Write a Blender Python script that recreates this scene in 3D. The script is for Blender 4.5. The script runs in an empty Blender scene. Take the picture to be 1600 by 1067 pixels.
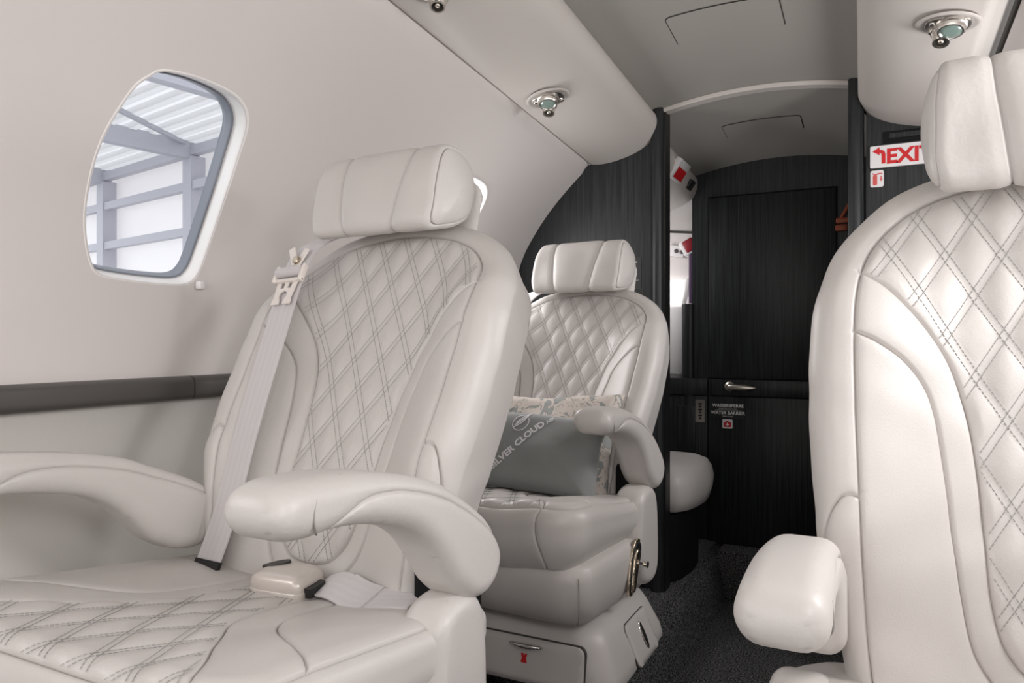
import bpy, bmesh, math, random
import numpy as np
from mathutils import Vector, Matrix
from mathutils.geometry import delaunay_2d_cdt

random.seed(4)
RNG = np.random.default_rng(7)
scene = bpy.context.scene
COL = scene.collection
PI = math.pi

# ------------------------------------------------------------------ camera
cam_d = bpy.data.cameras.new('camera')
cam_d.sensor_width = 36.0
cam_d.lens = 1137.0 / 1600.0 * 36.0
cam_d.clip_start = 0.02
cam_d.clip_end = 200
cam = bpy.data.objects.new('camera', cam_d)
COL.objects.link(cam)
cam.location = (0.28, 0.0, 0.90)
cam.rotation_euler = (math.radians(90), 0, math.radians(26.83))
scene.camera = cam

# ------------------------------------------------------------------ world and light
scene.view_settings.view_transform = 'Standard'
scene.view_settings.look = 'None'
scene.view_settings.gamma = 1.0
scene.view_settings.use_curve_mapping = False
scene.view_settings.exposure = 0.0
scene.cycles.use_denoising = True
scene.cycles.max_bounces = 10
scene.cycles.diffuse_bounces = 6
scene.cycles.caustics_reflective = False
scene.cycles.caustics_refractive = False

world = bpy.data.worlds.new('overcast_sky')
scene.world = world
world.use_nodes = True
world.node_tree.nodes['Background'].inputs[0].default_value = (0.93, 0.96, 1.0, 1)
world.node_tree.nodes['Background'].inputs[1].default_value = 2.6


def area(name, loc, target, sx, sy, power, col=(1, 1, 1)):
    l = bpy.data.lights.new(name, 'AREA')
    l.shape = 'RECTANGLE'
    l.size, l.size_y = sx, sy
    l.energy = power
    l.color = col
    o = bpy.data.objects.new(name, l)
    COL.objects.link(o)
    o.location = loc
    d = Vector(target) - Vector(loc)
    o.rotation_euler = d.to_track_quat('-Z', 'Y').to_euler()
    return o


WIN_Y = [0.785, 1.595, -0.02, -0.83]  # window stations along the cabin
LW = (1.0, 0.975, 0.965)
# daylight entering through the windows the photo does not look out of
for y, p in zip(WIN_Y, (3.8, 4.0, 3.8, 3.4)):
    area('daylight_right', (0.70, y, 1.14), (-0.4, y + .05, 1.0), 0.21, 0.28, p, LW)
for y, p in zip(WIN_Y[1:], (2.6, 1.9, 1.9)):
    area('daylight_left', (-0.760, y, 1.14), (0.3, y + .05, 1.0), 0.20, 0.28, p, LW)
area('daylight_entry', (-0.64, 2.58, 1.12), (0.0, 2.62, 1.0), 0.16, 0.40, 1.8, LW)
# fill light added behind the camera, inside the closed cabin end
area('rear_fill', (0.0, -1.45, 1.05), (0, 2, 1.0), 1.2, 1.0, 7.6, LW)


# ------------------------------------------------------------------ materials
def nodes_of(m):
    m.use_nodes = True
    nt = m.node_tree
    return nt, nt.nodes, nt.links, nt.nodes['Principled BSDF']


def mat(name, color, rough=0.5, metal=0.0, bump=None, spec=0.5, coat=0.0, sheen=0.0, vary=0.0, vary_scale=3.0):
    m = bpy.data.materials.new(name)
    nt, N, L, b = nodes_of(m)
    b.inputs['Base Color'].default_value = (*color, 1)
    b.inputs['Roughness'].default_value = rough
    b.inputs['Metallic'].default_value = metal
    b.inputs['Specular IOR Level'].default_value = spec
    b.inputs['Coat Weight'].default_value = coat
    b.inputs['Sheen Weight'].default_value = sheen
    tc = N.new('ShaderNodeTexCoord')
    if bump:
        kind, scale, strength, dist = bump
        if kind == 'voronoi':
            t = N.new('ShaderNodeTexVoronoi')
            t.feature = 'SMOOTH_F1'
        else:
            t = N.new('ShaderNodeTexNoise')
            t.inputs['Detail'].default_value = 4
        t.inputs['Scale'].default_value = scale
        L.new(tc.outputs['Object'], t.inputs['Vector'])
        bp = N.new('ShaderNodeBump')
        bp.inputs['Strength'].default_value = strength
        bp.inputs['Distance'].default_value = dist
        L.new(t.outputs[0], bp.inputs['Height'])
        L.new(bp.outputs[0], b.inputs['Normal'])
    if vary > 0:
        n = N.new('ShaderNodeTexNoise')
        n.inputs['Scale'].default_value = vary_scale
        n.inputs['Detail'].default_value = 3
        L.new(tc.outputs['Object'], n.inputs['Vector'])
        r = N.new('ShaderNodeMapRange')
        r.inputs[1].default_value = 0.3
        r.inputs[2].default_value = 0.7
        r.inputs[3].default_value = 1 - vary
        r.inputs[4].default_value = 1 + vary
        L.new(n.outputs[0], r.inputs[0])
        mx = N.new('ShaderNodeVectorMath')
        mx.operation = 'SCALE'
        mx.inputs[0].default_value = color
        L.new(r.outputs[0], mx.inputs['Scale'])
        L.new(mx.outputs[0], b.inputs['Base Color'])
    return m


M = {}
LEA = (0.60, 0.572, 0.552)
M['leather'] = mat('leather', LEA, 0.42, bump=('voronoi', 620, 0.22, 0.0006), vary=0.02, vary_scale=9)
M['leather_soft'] = mat('creased_leather', LEA, 0.42, bump=('noise', 170, 0.30, 0.0012), vary=0.02, vary_scale=9)
M['thread'] = mat('grey_thread', (0.36, 0.352, 0.345), 0.7)
M['seam_cord'] = mat('seam_cord', (0.33, 0.31, 0.295), 0.7)
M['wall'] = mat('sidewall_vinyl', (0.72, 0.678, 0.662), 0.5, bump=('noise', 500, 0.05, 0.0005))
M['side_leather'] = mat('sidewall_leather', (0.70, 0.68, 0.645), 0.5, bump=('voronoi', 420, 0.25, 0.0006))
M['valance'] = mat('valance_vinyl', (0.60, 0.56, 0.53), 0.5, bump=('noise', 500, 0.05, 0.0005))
M['ceiling'] = mat('ceiling_vinyl_shaded', (0.36, 0.345, 0.318), 0.6, bump=('noise', 500, 0.05, 0.0005))  # overhead shade put into the colour, darker than the similar valance
M['gap'] = mat('panel_gap', (0.05, 0.047, 0.043), 0.8)
M['ledge'] = mat('dark_ledge', (0.085, 0.08, 0.075), 0.42, bump=('noise', 300, 0.1, 0.0005))
M['reveal'] = mat('white_reveal', (0.88, 0.86, 0.85), 0.35)
M['gasket'] = mat('blue_grey_gasket', (0.22, 0.24, 0.28), 0.4)
M['steel'] = mat('nickel', (0.84, 0.80, 0.75), 0.30, 1.0)
M['satin'] = mat('satin_nickel', (0.66, 0.62, 0.56), 0.33, 1.0)
M['gold'] = mat('champagne_metal', (0.62, 0.53, 0.42), 0.25, 1.0)
M['chrome'] = mat('chrome', (0.8, 0.79, 0.77), 0.12, 1.0)
M['lens'] = mat('green_glass_lens', (0.22, 0.30, 0.27), 0.12, coat=0.6)
M['black'] = mat('black_plastic', (0.012, 0.012, 0.012), 0.4)
M['black_matte'] = mat('matte_black', (0.008, 0.008, 0.009), 0.7, spec=0.15)
M['pearl'] = mat('pearl_buckle', (0.66, 0.61, 0.565), 0.3, 0.2, coat=0.35)
M['ivory'] = mat('ivory_plastic', (0.80, 0.745, 0.70), 0.35)
M['red'] = mat('red_print', (0.62, 0.010, 0.015), 0.5)
M['dark_red'] = mat('dark_red', (0.26, 0.01, 0.02), 0.4)
M['softred'] = mat('soft_red_print', (0.66, 0.10, 0.09), 0.5)
M['white'] = mat('white_plastic', (0.78, 0.76, 0.77), 0.4)
M['print'] = mat('white_print', (0.85, 0.85, 0.85), 0.6)
M['violet'] = mat('violet_strap', (0.09, 0.05, 0.11), 0.7)
M['orange'] = mat('orange_leather', (0.34, 0.075, 0.03), 0.5)
M['hangar_steel'] = mat('painted_steel', (0.44, 0.44, 0.485), 0.5)
M['velvet'] = mat('grey_velvet', (0.215, 0.225, 0.222), 0.8, bump=('noise', 60, 0.25, 0.002), sheen=0.35, vary=0.10, vary_scale=7)
M['embroidery'] = mat('white_embroidery', (0.66, 0.66, 0.68), 0.6)


def wood():
    m = bpy.data.materials.new('black_oak')
    nt, N, L, b = nodes_of(m)
    tc = N.new('ShaderNodeTexCoord')
    mp = N.new('ShaderNodeMapping')
    mp.inputs['Scale'].default_value = (190, 190, 4.0)
    L.new(tc.outputs['Object'], mp.inputs['Vector'])
    n = N.new('ShaderNodeTexNoise')
    n.inputs['Scale'].default_value = 1.0
    n.inputs['Detail'].default_value = 5
    n.inputs['Roughness'].default_value = 0.65
    L.new(mp.outputs[0], n.inputs['Vector'])
    r = N.new('ShaderNodeValToRGB')
    r.color_ramp.elements[0].position = 0.38
    r.color_ramp.elements[0].color = (0.0080, 0.0090, 0.0100, 1)
    r.color_ramp.elements[1].position = 0.72
    r.color_ramp.elements[1].color = (0.034, 0.038, 0.041, 1)
    L.new(n.outputs[0], r.inputs[0])
    L.new(r.outputs[0], b.inputs['Base Color'])
    b.inputs['Roughness'].default_value = 0.42
    b.inputs['Specular IOR Level'].default_value = 0.35
    bp = N.new('ShaderNodeBump')
    bp.inputs['Strength'].default_value = 0.25
    bp.inputs['Distance'].default_value = 0.0006
    L.new(n.outputs[0], bp.inputs['Height'])
    L.new(bp.outputs[0], b.inputs['Normal'])
    return m


def carpet():
    m = bpy.data.materials.new('charcoal_carpet')
    nt, N, L, b = nodes_of(m)
    tc = N.new('ShaderNodeTexCoord')
    n = N.new('ShaderNodeTexNoise')
    n.inputs['Scale'].default_value = 230
    n.inputs['Detail'].default_value = 3
    L.new(tc.outputs['Object'], n.inputs['Vector'])
    r = N.new('ShaderNodeValToRGB')
    r.color_ramp.elements[0].position = 0.40
    r.color_ramp.elements[0].color = (0.008, 0.008, 0.009, 1)
    r.color_ramp.elements[1].position = 0.75
    r.color_ramp.elements[1].color = (0.28, 0.28, 0.285, 1)
    L.new(n.outputs[0], r.inputs[0])
    L.new(r.outputs[0], b.inputs['Base Color'])
    b.inputs['Roughness'].default_value = 0.95
    b.inputs['Specular IOR Level'].default_value = 0.1
    bp = N.new('ShaderNodeBump')
    bp.inputs['Strength'].default_value = 0.9
    bp.inputs['Distance'].default_value = 0.004
    L.new(n.outputs[0], bp.inputs['Height'])
    L.new(bp.outputs[0], b.inputs['Normal'])
    return m


def glass():
    m = bpy.data.materials.new('window_acrylic')
    m.use_nodes = True
    nt = m.node_tree
    N, L = nt.nodes, nt.links
    N.clear()
    out = N.new('ShaderNodeOutputMaterial')
    mix = N.new('ShaderNodeMixShader')
    tr = N.new('ShaderNodeBsdfTransparent')
    tr.inputs[0].default_value = (0.95, 0.955, 0.96, 1)
    gl = N.new('ShaderNodeBsdfGlossy')
    gl.inputs['Roughness'].default_value = 0.03
    fr = N.new('ShaderNodeFresnel')
    fr.inputs[0].default_value = 1.25
    L.new(fr.outputs[0], mix.inputs[0])
    L.new(tr.outputs[0], mix.inputs[1])
    L.new(gl.outputs[0], mix.inputs[2])
    L.new(mix.outputs[0], out.inputs[0])
    return m


def translucent(name, col):
    m = bpy.data.materials.new(name)
    m.use_nodes = True
    nt = m.node_tree
    N, L = nt.nodes, nt.links
    N.clear()
    out = N.new('ShaderNodeOutputMaterial')
    mix = N.new('ShaderNodeMixShader')
    mix.inputs[0].default_value = 0.6
    d = N.new('ShaderNodeBsdfDiffuse')
    t = N.new('ShaderNodeBsdfTranslucent')
    d.inputs[0].default_value = (*col, 1)
    t.inputs[0].default_value = (*col, 1)
    L.new(d.outputs[0], mix.inputs[1])
    L.new(t.outputs[0], mix.inputs[2])
    L.new(mix.outputs[0], out.inputs[0])
    return m


def emitter(name, col, s):
    m = bpy.data.materials.new(name)
    nt, N, L, b = nodes_of(m)
    b.inputs['Base Color'].default_value = (*col, 1)
    b.inputs['Emission Color'].default_value = (*col, 1)
    b.inputs['Emission Strength'].default_value = s
    return m


def webbing():
    m = bpy.data.materials.new('silver_webbing')
    nt, N, L, b = nodes_of(m)
    uv = N.new('ShaderNodeUVMap')
    sep = N.new('ShaderNodeSeparateXYZ')
    L.new(uv.outputs[0], sep.inputs[0])
    w = N.new('ShaderNodeMath')
    w.operation = 'SINE'
    s = N.new('ShaderNodeMath')
    s.operation = 'MULTIPLY'
    s.inputs[1].default_value = 2 * PI * 4.5
    L.new(sep.outputs[0], s.inputs[0])
    L.new(s.outputs[0], w.inputs[0])
    tw = N.new('ShaderNodeTexNoise')
    tw.inputs['Scale'].default_value = 900
    tc = N.new('ShaderNodeTexCoord')
    L.new(tc.outputs['Object'], tw.inputs['Vector'])
    ad = N.new('ShaderNodeMath')
    ad.operation = 'MULTIPLY_ADD'
    ad.inputs[1].default_value = 0.5
    L.new(tw.outputs[0], ad.inputs[0])
    L.new(w.outputs[0], ad.inputs[2])
    bp = N.new('ShaderNodeBump')
    bp.inputs['Strength'].default_value = 0.10
    bp.inputs['Distance'].default_value = 0.0008
    L.new(ad.outputs[0], bp.inputs['Height'])
    L.new(bp.outputs[0], b.inputs['Normal'])
    r = N.new('ShaderNodeMapRange')
    r.inputs[1].default_value = -1
    r.inputs[3].default_value = 0.60
    r.inputs[4].default_value = 0.625
    L.new(w.outputs[0], r.inputs[0])
    mx = N.new('ShaderNodeVectorMath')
    mx.operation = 'SCALE'
    mx.inputs[0].default_value = (1.0, 0.965, 0.975)
    L.new(r.outputs[0], mx.inputs['Scale'])
    L.new(mx.outputs[0], b.inputs['Base Color'])
    b.inputs['Roughness'].default_value = 0.5
    b.inputs['Sheen Weight'].default_value = 0.2
    return m


def floral():
    m = bpy.data.materials.new('floral_cotton')
    nt, N, L, b = nodes_of(m)
    tc = N.new('ShaderNodeTexCoord')
    n = N.new('ShaderNodeTexNoise')
    n.inputs['Scale'].default_value = 22
    n.inputs['Detail'].default_value = 5
    n.inputs['Roughness'].default_value = 0.62
    n.inputs['Distortion'].default_value = 1.2
    L.new(tc.outputs['Object'], n.inputs['Vector'])
    r = N.new('ShaderNodeValToRGB')
    cr = r.color_ramp
    cr.interpolation = 'LINEAR'
    base, line, grey = (0.66, 0.60, 0.55, 1), (0.10, 0.105, 0.105, 1), (0.33, 0.35, 0.345, 1)
    for e in list(cr.elements)[1:]:
        cr.elements.remove(e)
    cr.elements[0].position = 0.0
    cr.elements[0].color = base
    for p, c in ((0.395, base), (0.405, line), (0.415, base), (0.535, base), (0.545, line), (0.555, grey), (0.68, grey), (0.69, line), (0.70, base)):
        e = cr.elements.new(p)
        e.color = c
    L.new(n.outputs[0], r.inputs[0])
    L.new(r.outputs[0], b.inputs['Base Color'])
    b.inputs['Roughness'].default_value = 0.8
    return m


M['wood'] = wood()
M['carpet'] = carpet()
M['glass'] = glass()
M['sheet'] = translucent('translucent_sheet', (0.90, 0.885, 0.885))
M['roof'] = translucent('roof_sheet', (0.56, 0.555, 0.56))
M['daylight'] = emitter('lit_window', (1.0, 0.99, 1.0), 1.1)
M['webbing'] = webbing()
M['floral'] = floral()


# ------------------------------------------------------------------ object helpers
def link(name, me, parent=None, loc=None):
    o = bpy.data.objects.new(name, me)
    COL.objects.link(o)
    if parent is not None:
        o.parent = parent
    if loc is not None:
        o.location = loc
    return o


def mesh(name, V, Fc, m, parent=None, smooth=True, loc=None, angle=None):
    me = bpy.data.meshes.new(name)
    me.from_pydata([tuple(map(float, v)) for v in V], [], [tuple(map(int, f)) for f in Fc])
    if m is not None:
        me.materials.append(m)
    me.polygons.foreach_set('use_smooth', [smooth] * len(me.polygons))
    me.update()
    if angle is not None:
        me.set_sharp_from_angle(angle=math.radians(angle))
    return link(name, me, parent, loc)


def from_bm(name, bm, m, parent=None, smooth=True, angle=35):
    me = bpy.data.meshes.new(name)
    bm.normal_update()
    bm.to_mesh(me)
    bm.free()
    me.materials.append(m)
    me.polygons.foreach_set('use_smooth', [smooth] * len(me.polygons))
    if smooth and angle:
        me.set_sharp_from_angle(angle=math.radians(angle))
    return link(name, me, parent)


def bm_box(bm, x0, x1, y0, y1, z0, z1, bevel=0.0, seg=2, mtx=None):
    r = bmesh.ops.create_cube(bm, size=1.0)
    vs = r['verts']
    for v in vs:
        v.co = Vector(((x0 + x1) / 2 + v.co.x * (x1 - x0), (y0 + y1) / 2 + v.co.y * (y1 - y0), (z0 + z1) / 2 + v.co.z * (z1 - z0)))
    if bevel > 0:
        es = list({e for v in vs for e in v.link_edges})
        r2 = bmesh.ops.bevel(bm, geom=es, offset=bevel, segments=seg, affect='EDGES', profile=0.5)
        vs = list({v for f in r2['faces'] for v in f.verts} | {v for v in vs if v.is_valid})
    if mtx is not None:
        bmesh.ops.transform(bm, matrix=mtx, verts=[v for v in vs if v.is_valid])


def box(name, x0, x1, y0, y1, z0, z1, m, parent=None, bevel=0.0, seg=2, mtx=None):
    bm = bmesh.new()
    bm_box(bm, x0, x1, y0, y1, z0, z1, bevel, seg)
    if mtx is not None:
        bmesh.ops.transform(bm, matrix=mtx, verts=bm.verts)
    return from_bm(name, bm, m, parent)


def tag(o, label=None, cat=None, group=None, kind=None):
    if label:
        o['label'] = label
    if cat:
        o['category'] = cat
    if group:
        o['group'] = group
    if kind:
        o['kind'] = kind
    return o


def empty(name, loc=(0, 0, 0), label=None, cat=None, group=None):
    o = bpy.data.objects.new(name, None)
    COL.objects.link(o)
    o.location = loc
    o.empty_display_size = 0.1
    return tag(o, label, cat, group)


def kids(o):
    return [c for c in bpy.data.objects if c.parent == o]


def copy_tree(o, parent=None, skip=()):
    c = o.copy()
    COL.objects.link(c)
    if parent is not None:
        c.parent = parent
        c.matrix_parent_inverse = o.matrix_parent_inverse.copy()
    for ch in kids(o):
        if ch.name.split('.')[0] in skip or ch in kids(c):
            continue
        copy_tree(ch, c, skip)
    return c


def spline(pts, n, closed=False):
    """Catmull-Rom through pts, resampled to n points evenly."""
    P = np.array(pts, float)
    k = len(P)
    out = []
    segs = k if closed else k - 1
    for i in range(segs):
        if closed:
            p0, p1, p2, p3 = P[(i - 1) % k], P[i], P[(i + 1) % k], P[(i + 2) % k]
        else:
            p1, p2 = P[i], P[i + 1]
            p0 = P[i - 1] if i > 0 else 2 * p1 - p2
            p3 = P[i + 2] if i + 2 < k else 2 * p2 - p1
        for t in np.linspace(0, 1, 24, endpoint=False):
            a = 0.5 * (2 * p1 + (p2 - p0) * t + (2 * p0 - 5 * p1 + 4 * p2 - p3) * t * t + (3 * p1 - p0 - 3 * p2 + p3) * t ** 3)
            out.append(a)
    out.append(P[0] if closed else P[-1])
    out = np.array(out)
    d = np.r_[0, np.cumsum(np.linalg.norm(np.diff(out, axis=0), axis=1))]
    s = np.linspace(0, d[-1], n + 1 if closed else n)
    R = np.stack([np.interp(s, d, out[:, j]) for j in range(out.shape[1])], 1)
    return R[:-1] if closed else R


def resample(P, n):
    """closed polygon to n evenly spaced points, straight sides kept straight"""
    Q = np.r_[P, P[:1]]
    d = np.r_[0, np.cumsum(np.linalg.norm(np.diff(Q, axis=0), axis=1))]
    s = np.linspace(0, d[-1], n + 1)[:-1]
    return np.stack([np.interp(s, d, Q[:, j]) for j in range(2)], 1)


def nearest(P, poly, closed):
    """distance and nearest point of P on a polyline (2D)."""
    A = np.asarray(poly, float)
    B = np.roll(A, -1, 0) if closed else A[1:]
    if not closed:
        A = A[:-1]
    D = B - A
    LL = np.maximum((D ** 2).sum(1), 1e-18)
    dist = np.empty(len(P))
    Q = np.empty((len(P), 2))
    for s in range(0, len(P), 4000):
        p = P[s:s + 4000]
        t = ((p[:, None, :] - A[None]) * D[None]).sum(2) / LL[None]
        t = np.clip(t, 0, 1)
        q = A[None] + t[..., None] * D[None]
        dd = ((p[:, None, :] - q) ** 2).sum(2)
        j = dd.argmin(1)
        i = np.arange(len(p))
        dist[s:s + 4000] = np.sqrt(dd[i, j])
        Q[s:s + 4000] = q[i, j]
    return dist, Q


def inside(P, poly):
    x, y = P[:, 0], P[:, 1]
    c = np.zeros(len(P), bool)
    A = np.asarray(poly)
    B = np.roll(A, -1, 0)
    for (x0, y0), (x1, y1) in zip(A, B):
        hit = ((y0 > y) != (y1 > y))
        with np.errstate(divide='ignore', invalid='ignore'):
            xx = x0 + (y - y0) / (y1 - y0 if y1 != y0 else 1e-12) * (x1 - x0)
        c ^= hit & (x < xx)
    return c


def poly_normals(poly):
    A = np.asarray(poly, float)
    T = np.roll(A, -1, 0) - np.roll(A, 1, 0)
    Nn = np.stack([T[:, 1], -T[:, 0]], 1)
    return Nn / np.maximum(np.linalg.norm(Nn, axis=1), 1e-12)[:, None]


def ccw(poly):
    A = np.asarray(poly, float)
    B = np.roll(A, -1, 0)
    return A if ((A[:, 0] * B[:, 1] - B[:, 0] * A[:, 1]).sum() > 0) else A[::-1]


def line_offset(poly, off):
    A = np.asarray(poly, float)
    T = np.gradient(A, axis=0)
    Nn = np.stack([T[:, 1], -T[:, 0]], 1)
    Nn = Nn / np.maximum(np.linalg.norm(Nn, axis=1), 1e-12)[:, None]
    return A + Nn * off


def triangulate(domain, spacing, seams=(), extra=(), loops=(), offs=(0.0012, 0.0032), near=0.0024):
    """constrained Delaunay mesh of a 2D domain with every seam as exact edges."""
    domain = ccw(domain)
    dn = []
    for p, q in zip(domain, np.roll(domain, -1, 0)):
        k = max(1, int(math.ceil(np.linalg.norm(q - p) / (spacing * 1.3))))
        dn.append(p + (q - p) * np.arange(k)[:, None] / k)
    domain = np.concatenate(dn)
    V, Ed = [], []

    def add_line(pl, closed=False):
        b = len(V)
        V.extend(map(tuple, pl))
        n = len(pl)
        Ed.extend((b + i, b + (i + 1) % n) for i in range(n if closed else n - 1))

    add_line(domain, True)
    for l in loops:
        add_line(l, True)
    keep = []
    for s in seams:
        add_line(s)
        for o in offs:
            for sg in (-1, 1):
                q = line_offset(s, o * sg)
                q = q[inside(q, domain)]
                keep.append(q)
    for e in extra:
        e = np.asarray(e)
        keep.append(e[inside(e, domain)])
    lo, hi = domain.min(0), domain.max(0)
    xs = np.arange(lo[0], hi[0] + spacing, spacing)
    ys = np.arange(lo[1], hi[1] + spacing, spacing * 0.87)
    X, Y = np.meshgrid(xs, ys)
    X = X + (np.arange(len(ys)) % 2)[:, None] * spacing / 2
    G = np.c_[X.ravel(), Y.ravel()]
    G = G[inside(G, domain)]
    dd, _ = nearest(G, domain, True)
    G = G[dd > spacing * 0.35]
    for s in seams:
        dd, _ = nearest(G, s, False)
        G = G[dd > offs[-1] + near * 0.6]
    for e in extra[:1] if len(extra) == 1 and len(seams) > 2 else ():      # the free grid keeps clear of the sampled quilting lines
        cell = set(map(tuple, np.round(np.asarray(e) / 0.0020).astype(int)))
        G = G[[tuple(c_) not in cell for c_ in np.round(G / 0.0020).astype(int)]]
    keep.append(G)
    K = np.concatenate(keep) if keep else np.zeros((0, 2))
    for s in seams:       # offset points too near another seam are dropped
        dd, _ = nearest(K, s, False)
        K = K[dd > 0.0009]
    _, iu = np.unique(np.round(K / 0.0009).astype(np.int64), axis=0, return_index=True)
    K = K[np.sort(iu)]
    K = K + np.random.default_rng(1).uniform(-4e-5, 4e-5, K.shape)
    V.extend(map(tuple, K))
    r = delaunay_2d_cdt([(float(a), float(b)) for a, b in V], Ed, [], 0, 1e-6, False)
    P = np.array([tuple(v) for v in r[0]])
    T = np.array([f for f in r[2] if len(f) == 3])
    c = P[T].mean(1)
    ok = inside(c, domain)
    T = T[ok]
    # counter-clockwise triangles
    a, b, d = P[T[:, 0]], P[T[:, 1]], P[T[:, 2]]
    ar = (b[:, 0] - a[:, 0]) * (d[:, 1] - a[:, 1]) - (b[:, 1] - a[:, 1]) * (d[:, 0] - a[:, 0])
    fl = ar < 0
    T[fl] = T[fl][:, ::-1]
    T = T[np.abs(ar) > 1e-13]
    return P, T


def surf_normals(fn, P, e=4e-4):
    a = fn(P + [e, 0]) - fn(P - [e, 0])
    b = fn(P + [0, e]) - fn(P - [0, e])
    n = np.cross(a, b)
    return n / np.maximum(np.linalg.norm(n, axis=1), 1e-12)[:, None]


def sstep(a, b, x):
    t = np.clip((x - a) / (b - a), 0, 1)
    return t * t * (3 - 2 * t)


def groove(P, seams, depth=0.0046, w=0.0011, dimple=0.0016, dw=0.006):
    g = np.zeros(len(P))
    for s in seams:
        d, _ = nearest(P, s, False)
        g = np.maximum(g, depth * np.exp(-(d / w) ** 2) + dimple * np.exp(-(d / dw) ** 2))
    return g


def split_mesh(V, T, cls, names, m, parent):
    """one object per class; names: {class: (name, material or None)}"""
    out = {}
    for k, nm in names.items():
        sel = T[cls == k]
        if len(sel) == 0:
            continue
        u, inv = np.unique(sel.ravel(), return_inverse=True)
        out[k] = mesh(nm, V[u], inv.reshape(-1, 3), m, parent)
    return out


def tube(pts, r, n=6, closed=False, cap=True):
    P = [Vector(p) for p in pts]
    k = len(P)
    V, Fc = [], []
    up = None
    for i in range(k):
        if closed:
            t = P[(i + 1) % k] - P[i - 1]
        else:
            t = P[min(i + 1, k - 1)] - P[max(i - 1, 0)]
        if t.length < 1e-9:
            t = Vector((0, 0, 1))
        t.normalize()
        if up is None:
            up = t.orthogonal().normalized()
        up = (up - t * up.dot(t))
        up = up.normalized() if up.length > 1e-6 else t.orthogonal().normalized()
        s = t.cross(up)
        rr = r[i] if hasattr(r, '__len__') else r
        for j in range(n):
            a = 2 * PI * j / n
            V.append(P[i] + (up * math.cos(a) + s * math.sin(a)) * rr)
    m = k if closed else k - 1
    for i in range(m):
        for j in range(n):
            a, b = i * n + j, i * n + (j + 1) % n
            c, d = ((i + 1) % k) * n + (j + 1) % n, ((i + 1) % k) * n + j
            Fc.append((a, b, c, d))
    if cap and not closed:
        Fc.append(tuple(range(n))[::-1])
        Fc.append(tuple((k - 1) * n + j for j in range(n)))
    return V, Fc


def merge(parts):
    V, Fc = [], []
    for v, f in parts:
        b = len(V)
        V.extend(v)
        Fc.extend(tuple(i + b for i in q) for q in f)
    return V, Fc


def loft(rings, cap0=True, cap1=True, closed=True):
    n = len(rings[0])
    V = [p for r in rings for p in r]
    Fc = []
    for i in range(len(rings) - 1):
        for j in range(n if closed else n - 1):
            a, b = i * n + j, i * n + (j + 1) % n
            Fc.append((a, b, b + n, a + n))
    if cap0:
        Fc.append(tuple(range(n))[::-1])
    if cap1:
        Fc.append(tuple(range((len(rings) - 1) * n, len(rings) * n)))
    return V, Fc


def rrect(x0, x1, y0, y1, r, k=8):
    pts = []
    for cx, cy, a0 in ((x1 - r, y1 - r, 0), (x0 + r, y1 - r, 90), (x0 + r, y0 + r, 180), (x1 - r, y0 + r, 270)):
        for i in range(k + 1):
            a = math.radians(a0 + 90 * i / k)
            pts.append((cx + r * math.cos(a), cy + r * math.sin(a)))
    return np.array(pts)


def lathe(profile, n=20, mtx=None):
    rings = [[(r * math.cos(2 * PI * j / n), r * math.sin(2 * PI * j / n), z) for j in range(n)] for r, z in profile]
    V, Fc = loft(rings, True, True)
    if mtx is not None:
        V = [tuple(mtx @ Vector(v)) for v in V]
    return V, Fc


def slab(outline, T, r, to3, spacing=0.006, seams=(), noise=0.0, steps=6, gd=0.0028, puff=0.0):
    """solid with rounded rims: outline (2D), half thickness T, rim radius r. Returns V, tris, centroid2D, side flags"""
    outline = ccw(outline)
    ex = []
    nrm = poly_normals(outline)
    for i in range(1, steps + 1):
        a = PI / 2 * i / steps
        ex.append(outline - nrm * (r * (1 - math.cos(a))) if i < steps else outline - nrm * r)
    P, Tr = triangulate(outline, spacing, seams, ex)
    d, q = nearest(P, outline, True)
    din = np.minimum(d, r)
    h = (T - r) + np.sqrt(np.maximum(r * r - (r - din) ** 2, 0))
    if puff:
        h = h + puff * (1 - np.exp(-d / 0.05))
    g = groove(P, seams, gd) if seams else 0.0
    onb = d < 1e-5
    g = np.where(onb, 0, g)
    n = len(P)
    Vt = to3(P, h - g)
    Vb = to3(P, -(h - g))
    V = np.concatenate([Vt, Vb])
    F1 = Tr
    F2 = Tr[:, ::-1] + n
    # rim strip between the two halves
    from collections import Counter
    cnt = Counter()
    for t in Tr:
        for a, b in ((t[0], t[1]), (t[1], t[2]), (t[2], t[0])):
            cnt[(min(a, b), max(a, b))] += 1
    strip = []
    for t in Tr:
        for a, b in ((t[0], t[1]), (t[1], t[2]), (t[2], t[0])):
            if cnt[(min(a, b), max(a, b))] == 1:
                strip.append((b, a, a + n))
                strip.append((b, a + n, b + n))
    strip = np.array(strip)
    A = np.concatenate([F1, F2, strip])
    c2 = np.concatenate([P, P])[A].mean(1)
    return V, A, c2, P, Tr


def text_mesh(body, size, bold=0.0, align='LEFT'):
    """triangulated letters as (V2D, faces)"""
    cu = bpy.data.curves.new('lettering', 'FONT')
    cu.body = body
    cu.size = size
    cu.offset = bold
    cu.align_x = align
    cu.resolution_u = 3
    o = bpy.data.objects.new('lettering', cu)
    COL.objects.link(o)
    dg = bpy.context.evaluated_depsgraph_get()
    me = o.evaluated_get(dg).to_mesh()
    V = np.array([v.co[:2] for v in me.vertices])
    Fc = [tuple(p.vertices) for p in me.polygons]
    o.evaluated_get(dg).to_mesh_clear()
    bpy.data.objects.remove(o)
    bpy.data.curves.remove(cu)
    return V, Fc


# ================================================================== CABIN SHELL
XC = -0.035
XW = -0.012                           # mirror line of the right side wall
YB, YP, YE = -1.6, 2.10, 2.72        # rear end, partition, end bulkhead


def drift(Y):
    return np.clip(YP - Y, -0.7, 1.25)


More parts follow.
